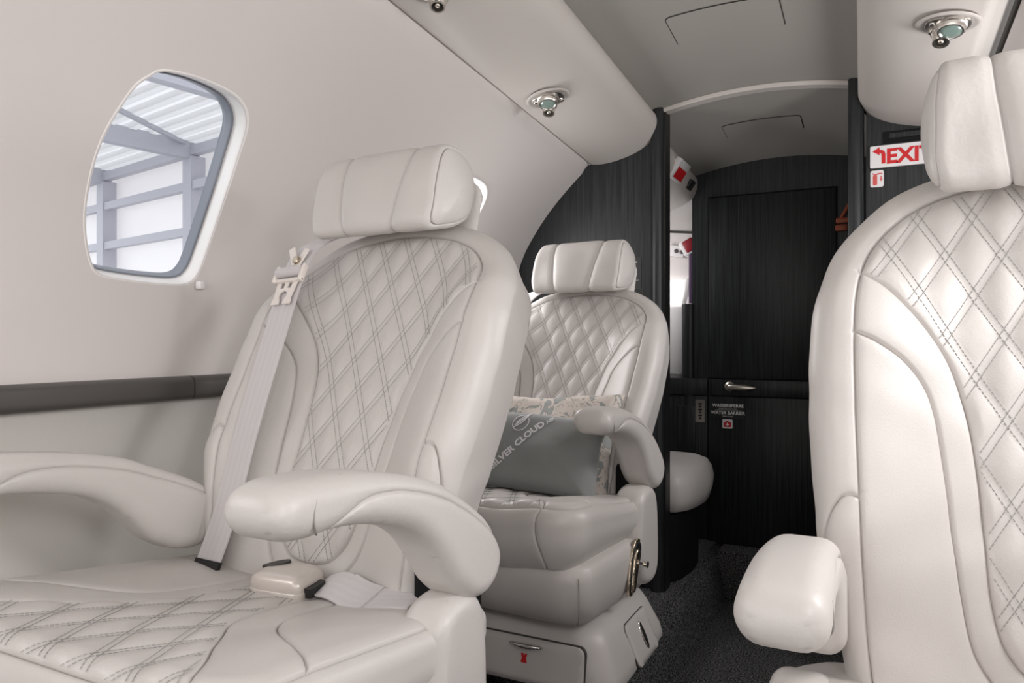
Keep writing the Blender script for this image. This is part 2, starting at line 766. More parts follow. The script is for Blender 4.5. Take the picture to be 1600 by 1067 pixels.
WS = np.array([(-0.515, 1.44), (-0.57, 1.39), (-0.625, 1.335), (-0.668, 1.285), (-0.704, 1.235), (-0.735, 1.185), (-0.757, 1.13),
               (-0.772, 1.06), (-0.778, 0.98), (-0.775, 0.90), (-0.767, 0.842)])
WSs = spline(WS, 80)


def wall_up(P):
    """domain (Y, w): w = height of the far section"""
    Y, w = P[:, 0], P[:, 1]
    x = np.interp(-w, -WSs[:, 1], WSs[:, 0])
    k = np.clip((w - 1.02) / 0.42, 0, 1)
    dy = drift(Y)
    return np.stack([x - 0.020 * dy * k, Y, w + 0.090 * dy * k], 1)


def z_to_w(Y, z):
    w = np.array(z, float)
    for _ in range(12):
        k = np.clip((w - 1.02) / 0.42, 0, 1)
        w = z - 0.090 * drift(Y) * k
    return w


def mirror_x(V, c=None):
    V = np.array(V, float)
    V[:, 0] = 2 * (XC if c is None else c) - V[:, 0]
    return V


WPTS = [(0.758, 1.3155), (0.808, 1.323), (0.864, 1.3225), (0.906, 1.3135), (0.931, 1.292), (0.938, 1.257), (0.933, 1.190), (0.917, 1.1195), (0.894, 1.049), (0.876, 1.012), (0.852, 0.998),
        (0.795, 0.996), (0.739, 0.998), (0.7035, 1.003), (0.690, 1.020), (0.682, 1.0556), (0.6795, 1.093), (0.682, 1.131), (0.688, 1.1746), (0.697, 1.2136), (0.710, 1.251), (0.724, 1.284), (0.742, 1.304)]


def window_outline(yc, n=90):
    """softly leaning rounded window opening in (Y, z)"""
    o = spline(WPTS, n, True)
    return np.c_[o[:, 0] - WIN_Y[0] + yc, o[:, 1]]


def build_wall(name, side):
    holes = []
    for yc in WIN_Y:
        o = window_outline(yc)
        holes.append(np.c_[o[:, 0], z_to_w(o[:, 0], o[:, 1])])
    dom = np.array([(YB, 0.842), (YP + 0.005, 0.842), (YP + 0.005, 1.455), (YB, 1.455)])
    P, T = triangulate(dom, 0.03, (), (), holes)
    c = P[T].mean(1)
    ok = np.ones(len(T), bool)
    for h in holes:
        ok &= ~inside(c, h)
    T = T[ok]
    V = wall_up(P)
    if side == 'left':
        T = T[:, ::-1]
    else:
        V = mirror_x(V, XW)
    o = mesh(name, V, T, M['wall'])
    return tag(o, kind='structure')


wall_left = build_wall('wall_left', 'left')
wall_right = build_wall('wall_right', 'right')

WN = Vector((-0.945, 0, 0.326))      # outward normal at the windows


def build_window(name, yc, side):
    o = window_outline(yc)
    base = wall_up(np.c_[o[:, 0], z_to_w(o[:, 0], o[:, 1])])
    c = (base.max(0) + base.min(0)) / 2
    nrm = np.array(WN)

    def ring(scale, depth):
        k = np.array([scale, scale, 1 - (1 - scale) * 0.45])
        return [tuple(c + (b - c) * k + nrm * depth * 0.86) for b in base]

    fix = (lambda V: mirror_x(V, XW)) if side == 'right' else (lambda V: V)

    def fl(Fc):
        return [tuple(f)[::-1] for f in Fc] if side == 'right' else Fc

    rings = [ring(1.05, -0.0004), ring(1.03, -0.0016), ring(1.012, -0.0006), ring(0.999, 0.005), ring(0.992, 0.013), ring(0.972, 0.030), ring(0.965, 0.034), ring(0.945, 0.035)]
    V, Fc = loft(rings, False, False)
    w = mesh(name, fix(V), fl(Fc), M['reveal'])
    tag(w, kind='structure')
    rings = [ring(0.968, 0.032), ring(0.945, 0.030), ring(0.935, 0.036), ring(0.925, 0.047), ring(0.92, 0.056), ring(0.98, 0.060)]
    V, Fc = loft(rings, False, False)
    mesh('gasket', fix(V), fl(Fc), M['gasket'], w)
    P, T = triangulate(np.c_[o[:, 0], z_to_w(o[:, 0], o[:, 1])], 0.03)
    pv = wall_up(P)
    kk = np.array([0.95, 0.95, 0.975])
    q = c + (pv - c) * kk + nrm * 0.056 * 0.86
    mesh('pane', fix(q), fl([tuple(t) for t in T]), M['glass'], w)
    return w, c


win1, wc = build_window('window_1', WIN_Y[0], 'left')
# small clip at the lower corner of the reveal
box('shade_clip', -0.776, -0.762, 0.874, 0.886, 0.990, 1.004, M['reveal'], win1, bevel=0.003)
for k in range(1, 4):
    build_window('window_%d' % (1 + k), WIN_Y[k], 'left')
for k in range(4):
    build_window('window_%d' % (5 + k), WIN_Y[k], 'right')

# lower side walls, leather covered
LS = spline([(-0.768, 0.812), (-0.786, 0.76), (-0.792, 0.66), (-0.785, 0.52), (-0.765, 0.36), (-0.735, 0.22), (-0.71, 0.15)], 26)


def sweep(name, section, y0, y1, m, side=1, ny=12, flip=False, dz=0.0, dx=0.0, c=None):
    ys = np.linspace(y0, y1, ny)
    rings = []
    for y in ys:
        d = float(drift(np.array([y]))[0])
        rings.append([(x - dx * d, y, z + dz * d) for x, z in section])
    V, Fc = loft(rings, False, False, closed=False)
    if side < 0:
        V = mirror_x(V, c)
        Fc = [f[::-1] for f in Fc]
    if flip:
        Fc = [f[::-1] for f in Fc]
    return mesh(name, V, Fc, m)


lw = sweep('wall_left_lower', LS, YB, YP + .005, M['side_leather'])
tag(lw, kind='structure')
rw = sweep('wall_right_lower', LS, YB, YP + .005, M['side_leather'], -1, c=XW)
tag(rw, kind='structure')


# dark side ledges
def ledge(name, side):
    sec = rrect(-0.80, -0.742, 0.803, 0.842, 0.012, 5)
    def piece(nm, y0, y1, par):
        rings = [[(x, y, z) for x, z in sec] for y in (y0, y1)]
        V, Fc = loft(rings)
        if side < 0:
            V = mirror_x(V, XW)
            Fc = [f[::-1] for f in Fc]
        return mesh(nm, V, Fc, M['ledge'], par, angle=40)
    a = piece(name, YB, 0.845, None)
    tag(a, kind='structure')
    piece('ledge_lid', 0.8475, 0.935, a)
    piece('ledge_cover', 0.9375, YP, a)
    return a


ledge('trim_1', 1)
ledge('trim_2', -1)

# overhead valances
VS = spline([(-0.335, 1.580), (-0.308, 1.566), (-0.299, 1.545), (-0.303, 1.518), (-0.325, 1.488), (-0.365, 1.464), (-0.415, 1.448), (-0.465, 1.440), (-0.508, 1.441)], 40)
VS = np.concatenate([VS, [(-0.5115, 1.444), (-0.512, 1.452), (-0.530, 1.46), (-0.58, 1.47)]])
for nm, sd in (('trim_3', 1), ('trim_4', -1)):
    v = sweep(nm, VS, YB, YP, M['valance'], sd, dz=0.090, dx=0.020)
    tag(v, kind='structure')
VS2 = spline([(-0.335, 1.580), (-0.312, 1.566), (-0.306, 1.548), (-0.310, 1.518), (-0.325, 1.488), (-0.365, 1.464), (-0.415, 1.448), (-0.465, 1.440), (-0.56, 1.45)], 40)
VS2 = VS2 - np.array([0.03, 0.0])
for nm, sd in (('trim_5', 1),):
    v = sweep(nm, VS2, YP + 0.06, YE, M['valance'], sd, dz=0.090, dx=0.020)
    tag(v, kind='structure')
# dark shadow gaps where valance meets the wall
for nm, sd in (('trim_6', 1), ('trim_7', -1)):
    g = sweep(nm, [(-0.505, 1.452), (-0.520, 1.447), (-0.535, 1.452)], YB, YP, M['gap'], sd, dz=0.090, dx=0.020, c=XW)
    tag(g, kind='structure')


# ceiling
def ceil_z(x):
    return 1.607 - 0.42 * (x - XC) ** 2


xs = np.linspace(XC - 0.36, XC + 0.36, 40)
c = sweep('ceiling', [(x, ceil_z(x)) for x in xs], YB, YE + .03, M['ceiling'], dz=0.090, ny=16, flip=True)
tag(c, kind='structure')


def hatch(yc, xc, w, l, par):
    """access panel with a fine shadow gap all round"""
    def shell(grow, drop):
        o = rrect(xc - w / 2 - grow, xc + w / 2 + grow, yc - l / 2 - grow, yc + l / 2 + grow, 0.012 + grow, 5)
        P, T = triangulate(o, 0.02)
        d = drift(P[:, 1])
        V = np.stack([P[:, 0], P[:, 1], ceil_z(P[:, 0]) + 0.090 * d - drop], 1)
        return V, T[:, ::-1]
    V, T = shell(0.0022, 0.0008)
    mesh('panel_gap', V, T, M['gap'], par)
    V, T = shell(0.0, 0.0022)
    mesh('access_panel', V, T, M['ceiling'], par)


hatch(1.715, -0.038, 0.245, 0.135, c)
hatch(2.40, -0.050, 0.230, 0.115, c)

# arched trim over the opening
rings = []
for x in np.linspace(-0.285, 0.212, 40):
    z = ceil_z(x)
    rings.append([(x, YP - 0.006, z - 0.0005), (x, YP - 0.006, z - 0.007), (x, YP - 0.002, z - 0.011), (x, YP + 0.03, z - 0.011), (x, YP + 0.03, z)])
V, Fc = loft(rings)
tag(mesh('trim_8', V, Fc, M['valance'], angle=40), kind='structure')

# floor: dropped aisle, raised carpeted platforms with a curb
fl = mesh('floor', [(-0.26, YB, 0), (0.30, YB, 0), (0.30, YE, 0), (-0.26, YE, 0)], [(0, 1, 2, 3)], M['carpet'])
tag(fl, kind='structure')
PLZ = 0.17
cs = spline([(-0.80, PLZ), (-0.30, PLZ), (-0.262, PLZ - .004), (-0.236, PLZ - .022), (-0.220, PLZ - .06), (-0.210, 0.05), (-0.200, -0.002)], 30)
p = sweep('floor_left', cs, YB, YE, M['carpet'], flip=True)
tag(p, kind='structure')
cs2 = [(2 * XC - x + 0.075, z - 0.027 * (z > 0.1)) for x, z in cs]
p = sweep('floor_right', cs2, YB, YE, M['carpet'])
tag(p, kind='structure')
r_ = box('floor_step', -0.232, 0.25, 2.60, YE, 0.0, 0.165, M['carpet'], bevel=0.008)
tag(r_, kind='structure')
bw = box('wall_rear', -0.95, 0.85, YB - .03, YB, 0, 1.8, M['wall'])
tag(bw, kind='structure')

# ------------------------------------------------------------------ partitions (black oak)
def part_sheet(name, pts, y0, y1, m, bevel=0.0):
    pts = ccw(pts)
    a = [(x, y0, z) for x, z in pts]
    b = [(x, y1, z) for x, z in pts]
    V, Fc = loft([a, b], False, False)
    P, T = triangulate(pts, 0.5)
    k = len(V)
    V = V + [(x, y0, z) for x, z in P] + [(x, y1, z) for x, z in P]
    Fc = Fc + [tuple(t + k) for t in T] + [tuple(t[::-1] + k + len(P)) for t in T]
    return mesh(name, V, Fc, m, smooth=False)


wl = [(x - 0.006, z) for x, z in WSs] + [(x - .01, z) for x, z in LS]
left_pts = [(-0.318, 0.16), (-0.318, 1.572)] + [(x, z + .002) for x, z in VS[2:-4]] + wl
pl = part_sheet('wall_far_left', left_pts, YP, YP + 0.04, M['wood'])
tag(pl, kind='structure')
right_pts = [(2 * XC - x + (0.04 if x < -0.513 else 0), z) for x, z in left_pts]
right_pts = [(min(x, 9), z) for x, z in right_pts]
pr = part_sheet('wall_far_right', right_pts, YP, YP + 0.04, M['wood'])
tag(pr, kind='structure')

box('backing', 0.30, 0.80, YP + 0.038, YP + 0.05, 0.10, 1.62, M['wood'], pr)


def pillar(x0, x1, par, z0, z1):
    o = rrect(x0, x1, YP - 0.022, YP + 0.055, 0.0185, 8)
    V, Fc = loft([[(x, y, z0) for x, y in o], [(x, y, z1) for x, y in o]])
    return mesh('pillar', V, Fc, M['wood'], par, angle=40)


pillar(-0.322, -0.2835, pl, 0.16, 1.588)
pillar(0.205, 0.243, pr, 0.16, 1.588)
box('edge_strip', -0.2835, -0.279, YP - 0.002, YP + 0.05, 0.16, 1.578, M['black'], pl)

# end bulkhead with the door
ax = np.linspace(-0.345, 0.30, 24)
dze = 0.090 * float(drift(np.array([YE]))[0])
ewp = [(-0.345, 0.0), (0.30, 0.0)] + [(x, min(ceil_z(x) + dze + 0.01, 1.57 - 0.5 * (x + 0.03) ** 2)) for x in ax[::-1]]
ew = part_sheet('wall_end', ewp, YE, YE + 0.04, M['wood'])
tag(ew, kind='structure')
# rounded edge column and rail on the left of the door
o = rrect(-0.385, -0.335, YE - 0.008, YE + 0.06, 0.02, 8)
V, Fc = loft([[(x, y, 0.15) for x, y in o], [(x, y, 1.04) for x, y in o]])
mesh('pillar', V, Fc, M['wood'], ew, angle=40)
box('rail', -0.55, -0.288, YE - 0.012, YE + 0.02, 0.703, 0.763, M['wood'], ew, bevel=0.002)
box('lower_panel', -0.55, -0.288, YE - 0.006, YE + 0.03, 0.165, 0.699, M['wood'], ew, bevel=0.002)
box('inset_panel', -0.40, -0.330, YE - 0.010, YE, 0.40, 0.66, M['wood'], ew, bevel=0.003)

door = box('door_1', -0.283, 0.150, YE - 0.010, YE + 0.01, 0.165, 1.430, M['black_matte'])
tag(door, kind='structure')
box('upper_panel', -0.2785, 0.1455, YE - 0.014, YE, 0.767, 1.424, M['wood'], door, bevel=0.0015)
box('rail', -0.2785, 0.1455, YE - 0.016, YE, 0.704, 0.762, M['wood'], door, bevel=0.0015)
box('water_barrier', -0.2785, 0.1455, YE - 0.014, YE, 0.168, 0.700, M['wood'], door, bevel=0.0015)
# lever handle
Mx = Matrix.Translation((-0.205, YE - 0.016, 0.738)) @ Matrix.Rotation(PI / 2, 4, 'X')
V1, F1 = lathe([(0.017, 0), (0.017, 0.006), (0.012, 0.009), (0.009, 0.012), (0.009, 0.03), (0.0, 0.032)], 20, Mx)
path = [(-0.205, YE - 0.043, 0.738), (-0.19, YE - 0.046, 0.738), (-0.165, YE - 0.046, 0.736), (-0.135, YE - 0.045, 0.735), (-0.112, YE - 0.043, 0.735)]
path = spline(path, 16)
V2, F2 = tube(path, [0.009 + 0.003 * math.sin(i / 15 * PI) - 0.004 * (i / 15) ** 6 for i in range(16)], 12)
V, Fc = merge([(V1, F1), (V2, F2)])
h = mesh('handle', V, Fc, M['satin'], door, angle=50)
h['label'] = 'satin metal lever handle'

# ------------------------------------------------------------------ entry recess beside the door (seen through the slot)
e = box('wall_entry', -0.62, -0.345, YE + 0.075, YE + 0.10, 0.76, 1.60, M['wall'])
tag(e, kind='structure')
box('lower_panel', -0.50, -0.372, YE + 0.05, YE + 0.074, 0.775, 1.035, M['white'], e, bevel=0.003)
box('hinge', -0.381, -0.376, YE + 0.040, YE + 0.05, 0.80, 0.835, M['white'], e)
# header strip and bright window
hp = [(-0.50, 1.335), (-0.345, 1.318), (-0.345, 1.31), (-0.50, 1.327)]
part_sheet('trim_strip', hp, YE + 0.068, YE + 0.074, M['gap']).parent = e
w_ = tag(mesh('window_9', *loft([[(x, YE + 0.045, z) for x, z in rrect(-0.47, -0.385, 1.042, 1.135, 0.012, 4)], [(x, YE + 0.074, z) for x, z in rrect(-0.47, -0.385, 1.042, 1.135, 0.012, 4)]]), M['daylight'], smooth=False), kind='structure')
fr = [[(x, YE + 0.05, z) for x, z in spline([(-0.386, 1.135), (-0.392, 1.09), (-0.402, 1.042)], 12)], [(x, YE + 0.042, z) for x, z in spline([(-0.372, 1.14), (-0.380, 1.09), (-0.392, 1.042)], 12)], [(x, YE + 0.05, z) for x, z in spline([(-0.358, 1.14), (-0.366, 1.09), (-0.380, 1.042)], 12)]]
V, Fc = loft(fr, False, False, closed=False)
mesh('frame', V, Fc, M['reveal'], w_)
# grey vent panel and red emergency handle box with violet strap
ub = empty('emergency_handle', (-0.37, YE + 0.07, 1.26), 'dark red emergency handle box in the white entry recess left of the black door', 'handle')
rb = Matrix.Rotation(math.radians(-28), 4, 'Y')
box('housing', -0.028, 0.03, -0.03, 0.0, -0.03, 0.03, M['white'], ub, bevel=0.006, mtx=rb)
box('cover', -0.014, 0.03, -0.036, -0.028, -0.022, 0.024, M['dark_red'], ub, bevel=0.005, mtx=rb)
box('strap', 0.003, 0.016, -0.028, -0.022, -0.215, -0.02, M['violet'], ub, bevel=0.002)
vp = empty('vent_panel', (-0.41, YE + 0.07, 1.245), 'small white panel with round vent slots in the entry recess beside the red handle', 'vent')
box('plate', -0.045, 0.02, -0.012, 0.0, -0.022, 0.022, M['white'], vp, bevel=0.003, mtx=Matrix.Rotation(math.radians(12), 4, 'Y'))
for i in range(2):
    V, Fc = lathe([(0.008, 0), (0.008, 0.003), (0.0, 0.003)], 12, Matrix.Translation((-0.008 + i * 0.021, -0.012, 0.002 - i * 0.005)) @ Matrix.Rotation(PI / 2, 4, 'X'))
    mesh('vent_hole', V, Fc, M['ledge'], vp)

# ------------------------------------------------------------------ hangar outside the window
hx = math.radians(79.6)
E1 = np.array([-math.sin(hx), math.cos(hx)])
E2 = np.array([math.cos(hx), math.sin(hx)])
C0 = np.array([0.28, 0.0])


def hp3(a, b, z):
    q = C0 + E1 * a + E2 * b
    return (q[0], q[1], z)


def hbar(name, a0, b0, z0, a1, b1, z1, w, hgt, m, parent):
    p0, p1 = Vector(hp3(a0, b0, z0)), Vector(hp3(a1, b1, z1))
    t = (p1 - p0).normalized()
    up = Vector((0, 0, 1)) if abs(t.z) < 0.9 else Vector((E1[0], E1[1], 0))
    s = t.cross(up).normalized()
    up = s.cross(t)
    q = [(-w / 2, -hgt / 2), (w / 2, -hgt / 2), (w / 2, hgt / 2), (-w / 2, hgt / 2)]
    V, Fc = loft([[p0 + s * x + up * y for x, y in q], [p1 + s * x + up * y for x, y in q]])
    return mesh(name, V, Fc, m, parent, smooth=False)


hang = empty('hangar', hp3(10.6, 6.0, 0), 'white sheeted hangar bay with blue grey steel posts seen through the oval window', 'building')
hang_in = Matrix.Translation(hang.location).inverted()


def hfix(o):
    o.matrix_parent_inverse = hang_in
    return o


# corrugated roof: trapezoid ribs running along E1
nb = 46
sec = []
for i in range(nb):
    b = -6.0 + i * 0.30
    sec += [(b, 0.0), (b + 0.15, 0.0), (b + 0.17, -0.07), (b + 0.28, -0.07)]
rings = []
for a in (2.2, 17.0):
    rings.append([hp3(a, b, 4.02 + dz - 0.0 * a) for b, dz in sec])
V, Fc = loft(rings, False, False, closed=False)
hfix(mesh('roof_sheet', V, Fc, M['roof'], hang, smooth=False))
for a in (10.75, 13.7, 7.8):
    hfix(hbar('roof_beam', a, -6, 3.84, a, 6.05, 3.84, 0.16, 0.26, M['hangar_steel'], hang))
for a in (10.75, 13.7, 7.8, 16.6):
    hfix(hbar('post', a, 6.0, 0.0, a, 6.0, 3.75, 0.24, 0.24, M['hangar_steel'], hang))
for z in (3.30, 2.60, 1.75):
    hfix(hbar('wall_rail', 6.0, 5.95, z, 17, 5.95, z, 0.10, 0.13, M['hangar_steel'], hang))
hfix(hbar('eaves_rail', 6.0, 5.95, 3.83, 17, 5.95, 3.83, 0.12, 0.14, M['hangar_steel'], hang))
hfix(hbar('brace', 10.75, 5.9, 3.93, 7.8, 1.2, 3.93, 0.06, 0.06, M['hangar_steel'], hang))
for i in range(4):
    a0 = 5.0 + i * 3.0
    V, Fc = loft([[hp3(a0, 6.2, 0), hp3(a0 + 2.98, 6.2, 0), hp3(a0 + 2.98, 6.24, 0), hp3(a0, 6.24, 0)], [hp3(a0, 6.2, 4.0), hp3(a0 + 2.98, 6.2, 4.0), hp3(a0 + 2.98, 6.24, 4.0), hp3(a0, 6.24, 4.0)]])
    hfix(mesh('wall_panel', V, Fc, M['sheet'], hang, smooth=False))
g = mesh('ground', [(-40, -30, -0.9), (-0.95, -30, -0.9), (-0.95, 40, -0.9), (-40, 40, -0.9)], [(0, 1, 2, 3)], mat('concrete', (0.5, 0.5, 0.5), 0.8, vary=0.1))
tag(g, kind='structure')

# ================================================================== SEAT
# local frame: origin on the platform below the seat, front = -y
REC = math.radians(24)
BP0 = np.array([0.0, 0.015, 0.43])
BUP = np.array([0.0, math.sin(REC), math.cos(REC)])
BN = np.array([0.0, -math.cos(REC), math.sin(REC)])


def bpt(x, t, d):
    x, t, d = np.broadcast_arrays(np.asarray(x, float), np.asarray(t, float), np.asarray(d, float))
    return BP0 + x[..., None] * np.array([1.0, 0, 0]) + t[..., None] * BUP + d[..., None] * BN


# --- quilting
def quilt(x, t, w=0.050, h=0.085, A=0.0046, x0=0.0, t0=0.0):
    ln = math.hypot(1 / w, 1 / h)

    def one(v):
        f = np.abs(v - np.round(v)) / ln          # metres to the nearest line
        return 1 - np.exp(-np.maximum(f - 0.0035, 0) / 0.0085)
    a = (x - x0) / w + (t - t0) / h
    b = (x - x0) / w - (t - t0) / h
    return A * one(a) * one(b)


def quilt_lines(xr, tr, w=0.050, h=0.085, x0=0.0, t0=0.0, step=0.0044, off=0.0036):
    """stitch centres (with direction) along both line families, two rows per line"""
    pts, dirs = [], []
    for sg in (1, -1):
        d = np.array([w, -sg * h])
        d = d / np.linalg.norm(d)
        nrm = np.array([-d[1], d[0]])
        kmin = math.floor((xr[0] - x0) / w - 12)
        for k in range(kmin, -kmin + 1):
            # a = (x-x0)/w + sg*(t-t0)/h = k
            base = np.array([x0 + k * w, t0])
            s = np.arange(-1.2, 1.2, step)
            for o in (-off, off):
                q = base + s[:, None] * d + nrm * o
                ok = (q[:, 0] > xr[0]) & (q[:, 0] < xr[1]) & (q[:, 1] > tr[0]) & (q[:, 1] < tr[1])
                q = q[ok]
                pts.append(q)
                dirs.append(np.repeat(d[None], len(q), 0))
    return np.concatenate(pts), np.concatenate(dirs)


def stitch_mesh(name, fn, pts, dirs, m, parent, length=0.0031, r=0.00044, lift=0.0004):
    c = fn(pts)
    a = fn(pts + dirs * length / 2)
    b = fn(pts - dirs * length / 2)
    t = a - b
    t /= np.maximum(np.linalg.norm(t, axis=1), 1e-9)[:, None]
    n = surf_normals(fn, pts)
    s = np.cross(n, t)
    V, Fc = [], []
    n_ = len(pts)
    P = []
    for base in (a, b):
        for u, v in ((1, 0), (0, 1), (-1, 0), (0, -1)):
            P.append(base + s * (u * r) + n * (v * r + lift))
    V = np.stack(P, 1).reshape(-1, 3)
    for i in range(n_):
        o = i * 8
        Fc += [(o, o + 4, o + 5, o + 1), (o + 1, o + 5, o + 6, o + 2), (o + 3, o + 7, o + 4, o), (o, o + 1, o + 2, o + 3), (o + 7, o + 6, o + 5, o + 4)]
    ob = mesh(name, V, Fc, m, parent, smooth=False)
    ob['kind'] = 'stuff'
    return ob


# --- backrest
half = [(0.0, -0.05), (0.135, -0.05), (0.158, -0.035), (0.172, 0.03), (0.185, 0.10), (0.194, 0.165), (0.200, 0.25), (0.201, 0.31), (0.199, 0.36), (0.189, 0.405), (0.172, 0.442),
        (0.145, 0.474), (0.105, 0.498), (0.055, 0.511), (0.0, 0.515)]
BO = np.array(half + [(-x, t) for x, t in half[-2:0:-1]])
BO = ccw(spline(BO, 420, True))
BA, BB, BL = 0.028, 0.042, 0.140
BARC = 0.056


def back_base(P):
    d, q = nearest(P, BO, True)
    ins = inside(P, BO)
    x, t = P[:, 0], P[:, 1]

    def wing(x, t):
        ax = np.abs(x)
        return 0.052 * sstep(0.07, 0.187, ax) * (1 - sstep(0.34, 0.50, t)) * (0.35 + 0.65 * sstep(-0.02, 0.15, t)) + 0.010 * np.exp(-((t - 0.13) / 0.13) ** 2)
    h_in = wing(x, t)
    n = P - q
    n = n / np.maximum(np.linalg.norm(n, axis=1), 1e-9)[:, None]
    phi = np.clip(d / BARC, 0, 1) * PI / 2
    R = BA * np.sin(phi) - 0.22 * np.maximum(d - BARC, 0)
    Z = -BB * (1 - np.cos(phi)) - np.maximum(d - BARC, 0)
    qq = q + n * R[:, None]
    hq = wing(q[:, 0], q[:, 1])
    xx = np.where(ins, x, qq[:, 0])
    tt = np.where(ins, t, qq[:, 1])
    hh = np.where(ins, h_in, hq + Z)
    return bpt(xx, tt, hh)


XO = np.array([(-0.06, 0.165), (0.05, 0.172), (0.17, 0.178), (0.25, 0.182), (0.33, 0.184), (0.38, 0.182), (0.42, 0.174), (0.448, 0.160), (0.474, 0.135), (0.492, 0.100), (0.502, 0.055), (0.506, 0.0)])
XOs = spline(XO[:, ::-1], 160)            # (x, t)
XQ = spline([(0.181, 0.405), (0.152, 0.384), (0.126, 0.355), (0.104, 0.322), (0.091, 0.29), (0.082, 0.25), (0.076, 0.20), (0.072, 0.14), (0.068, 0.085), (0.058, 0.042), (0.035, 0.016), (0.0, 0.008)], 160)
XI = spline([(0.185, 0.335), (0.162, 0.325), (0.138, 0.308), (0.120, 0.284), (0.111, 0.255), (0.104, 0.21), (0.098, 0.15), (0.091, 0.085), (0.079, 0.028), (0.050, -0.006), (0.0, -0.016)], 160)
LB = spline([(0.1785, 0.168), (0.188, 0.170), (0.200, 0.163), (0.212, 0.146), (0.222, 0.115), (0.224, 0.05), (0.222, -0.03)], 60)


def both(s):
    m_ = s.copy()
    m_[:, 0] *= -1
    return [s, m_]


def both_joined(s):
    m_ = s[::-1].copy()
    m_[:, 0] *= -1
    return [np.concatenate([s, m_[1:]])]


seams_b = both_joined(XOs) + both_joined(XQ) + both_joined(XI) + both(LB)
BDOM = BO + poly_normals(BO) * BL


def x_at(curve, t, above, below):
    o = np.argsort(curve[:, 1], kind='stable')
    return np.interp(t, curve[o, 1], curve[o, 0], left=below, right=above)


def in_quilt_b(x, t):
    ax = np.abs(x)
    return (ax < x_at(XOs, t, 0, .16)) & ((t > 0.405) | (ax < x_at(XQ, t, 9, 0)))


def quilt_fade_b(P):
    d1, _ = nearest(P, seams_b[0], False)
    d2, _ = nearest(P, seams_b[1], False)
    return in_quilt_b(P[:, 0], P[:, 1]) * sstep(0.0, 0.010, np.minimum(d1, d2))


def back_q(P):
    v = back_base(P)
    f = quilt_fade_b(P)
    return v + (quilt(P[:, 0], P[:, 1]) * f)[:, None] * BN


def quilt_samples(xr, tr, test, **kw):
    out = []
    for o in (0.0, 0.0036, 0.0080):
        p, _ = quilt_lines(xr, tr, step=0.0040, off=o, **kw)
        out.append(p[test(p[:, 0], p[:, 1])])
    return np.concatenate(out)


P, T = triangulate(BDOM, 0.0036, seams_b, [quilt_samples((-0.19, 0.19), (0.0, 0.51), in_quilt_b)], offs=(0.0008, 0.0020, 0.0042))
nrm = surf_normals(back_base, P)
V = back_base(P) - nrm * groove(P, seams_b)[:, None]
qf = quilt_fade_b(P)
V = V + nrm * (quilt(P[:, 0], P[:, 1]) * qf)[:, None]
V = V + nrm * (0.0012 * np.sin(P[:, 0] * 37 + 3 * np.sin(P[:, 1] * 23)) * np.sin(P[:, 1] * 31 + 1))[:, None] * (1 - qf)[:, None]
cc = P[T].mean(1)
ax_, t_ = np.abs(cc[:, 0]), cc[:, 1]
cls = np.zeros(len(T), int)
in_o = (ax_ < x_at(XOs, t_, 0, .165)) & (t_ > -0.06)
q_ = in_quilt_b(cc[:, 0], cc[:, 1])
i_ = in_o & ~q_ & (t_ < 0.335) & (ax_ > x_at(XI, t_, 9, 0))
cls[in_o] = 1
cls[q_] = 2
cls[i_ & (cc[:, 0] < 0)] = 3
cls[i_ & (cc[:, 0] >= 0)] = 4
lowb = (~in_o) & (t_ < 0.17) & (ax_ > 0.16) & (ax_ < 0.30)
lbx = np.interp(t_, LB[::-1, 1], LB[::-1, 0], left=.222, right=0)
lowb &= ax_ < lbx
cls[lowb & (cc[:, 0] < 0)] = 5
cls[lowb & (cc[:, 0] >= 0)] = 6

SEAT_LABEL_1 = 'large pale grey leather seat at front left with seatbelt buckle on its cushion'
seat = empty('passenger_seat', (0, 0, 0), SEAT_LABEL_1, 'seat', 'quilted cabin seats')
parts = split_mesh(V, T, cls, {0: 'backrest'}, M['leather'], seat)
backrest = parts[0]
split_mesh(V, T, cls, {1: 'yoke_panel', 2: 'quilted_panel', 3: 'side_panel', 4: 'side_panel', 5: 'bolster_panel', 6: 'bolster_panel'}, M['leather'], backrest)
# rear cover of the backrest
bd = BO + poly_normals(BO) * (BL - 0.0005)
bd = ccw(bd)
rim = back_base(bd)
cen = rim.mean(0)
rings = [rim, cen + (rim - cen) * 0.9 - BN * 0.008, cen + (rim - cen) * 0.5 - BN * 0.016]
Vv, Ff = loft(rings, False, True)
mesh('rear_cover', Vv, Ff, M['leather'], backrest)
# thread
pts, dirs = quilt_lines((-0.19, 0.19), (0.0, 0.51))
ok = in_quilt_b(pts[:, 0], pts[:, 1])
for s in seams_b[:2]:
    dd, _ = nearest(pts, s, False)
    ok &= dd > 0.003
stitch_mesh('stitching', back_q, pts[ok], dirs[ok], M['thread'], backrest)


# --- tube like headrest: (x, s) domain round a profile
HP = spline([(0.030, 0.076), (0.024, 0.040), (-0.004, 0.016), (-0.034, -0.001), (-0.054, -0.010), (-0.067, -0.006), (-0.074, 0.014), (-0.076, 0.055), (-0.070, 0.097), (-0.055, 0.122), (-0.022, 0.132),
             (0.010, 0.127), (0.026, 0.106)], 240, True)      # starts at the hidden rear side
hseg = np.r_[0, np.cumsum(np.linalg.norm(np.diff(np.r_[HP, HP[:1]], axis=0), axis=1))]
HL = hseg[-1]
HC = np.array([-0.020, 0.062])
HW = 0.116
HROLL = 0.040
T_H0, D_H = 0.488, 0.014
HTILT = math.radians(9)


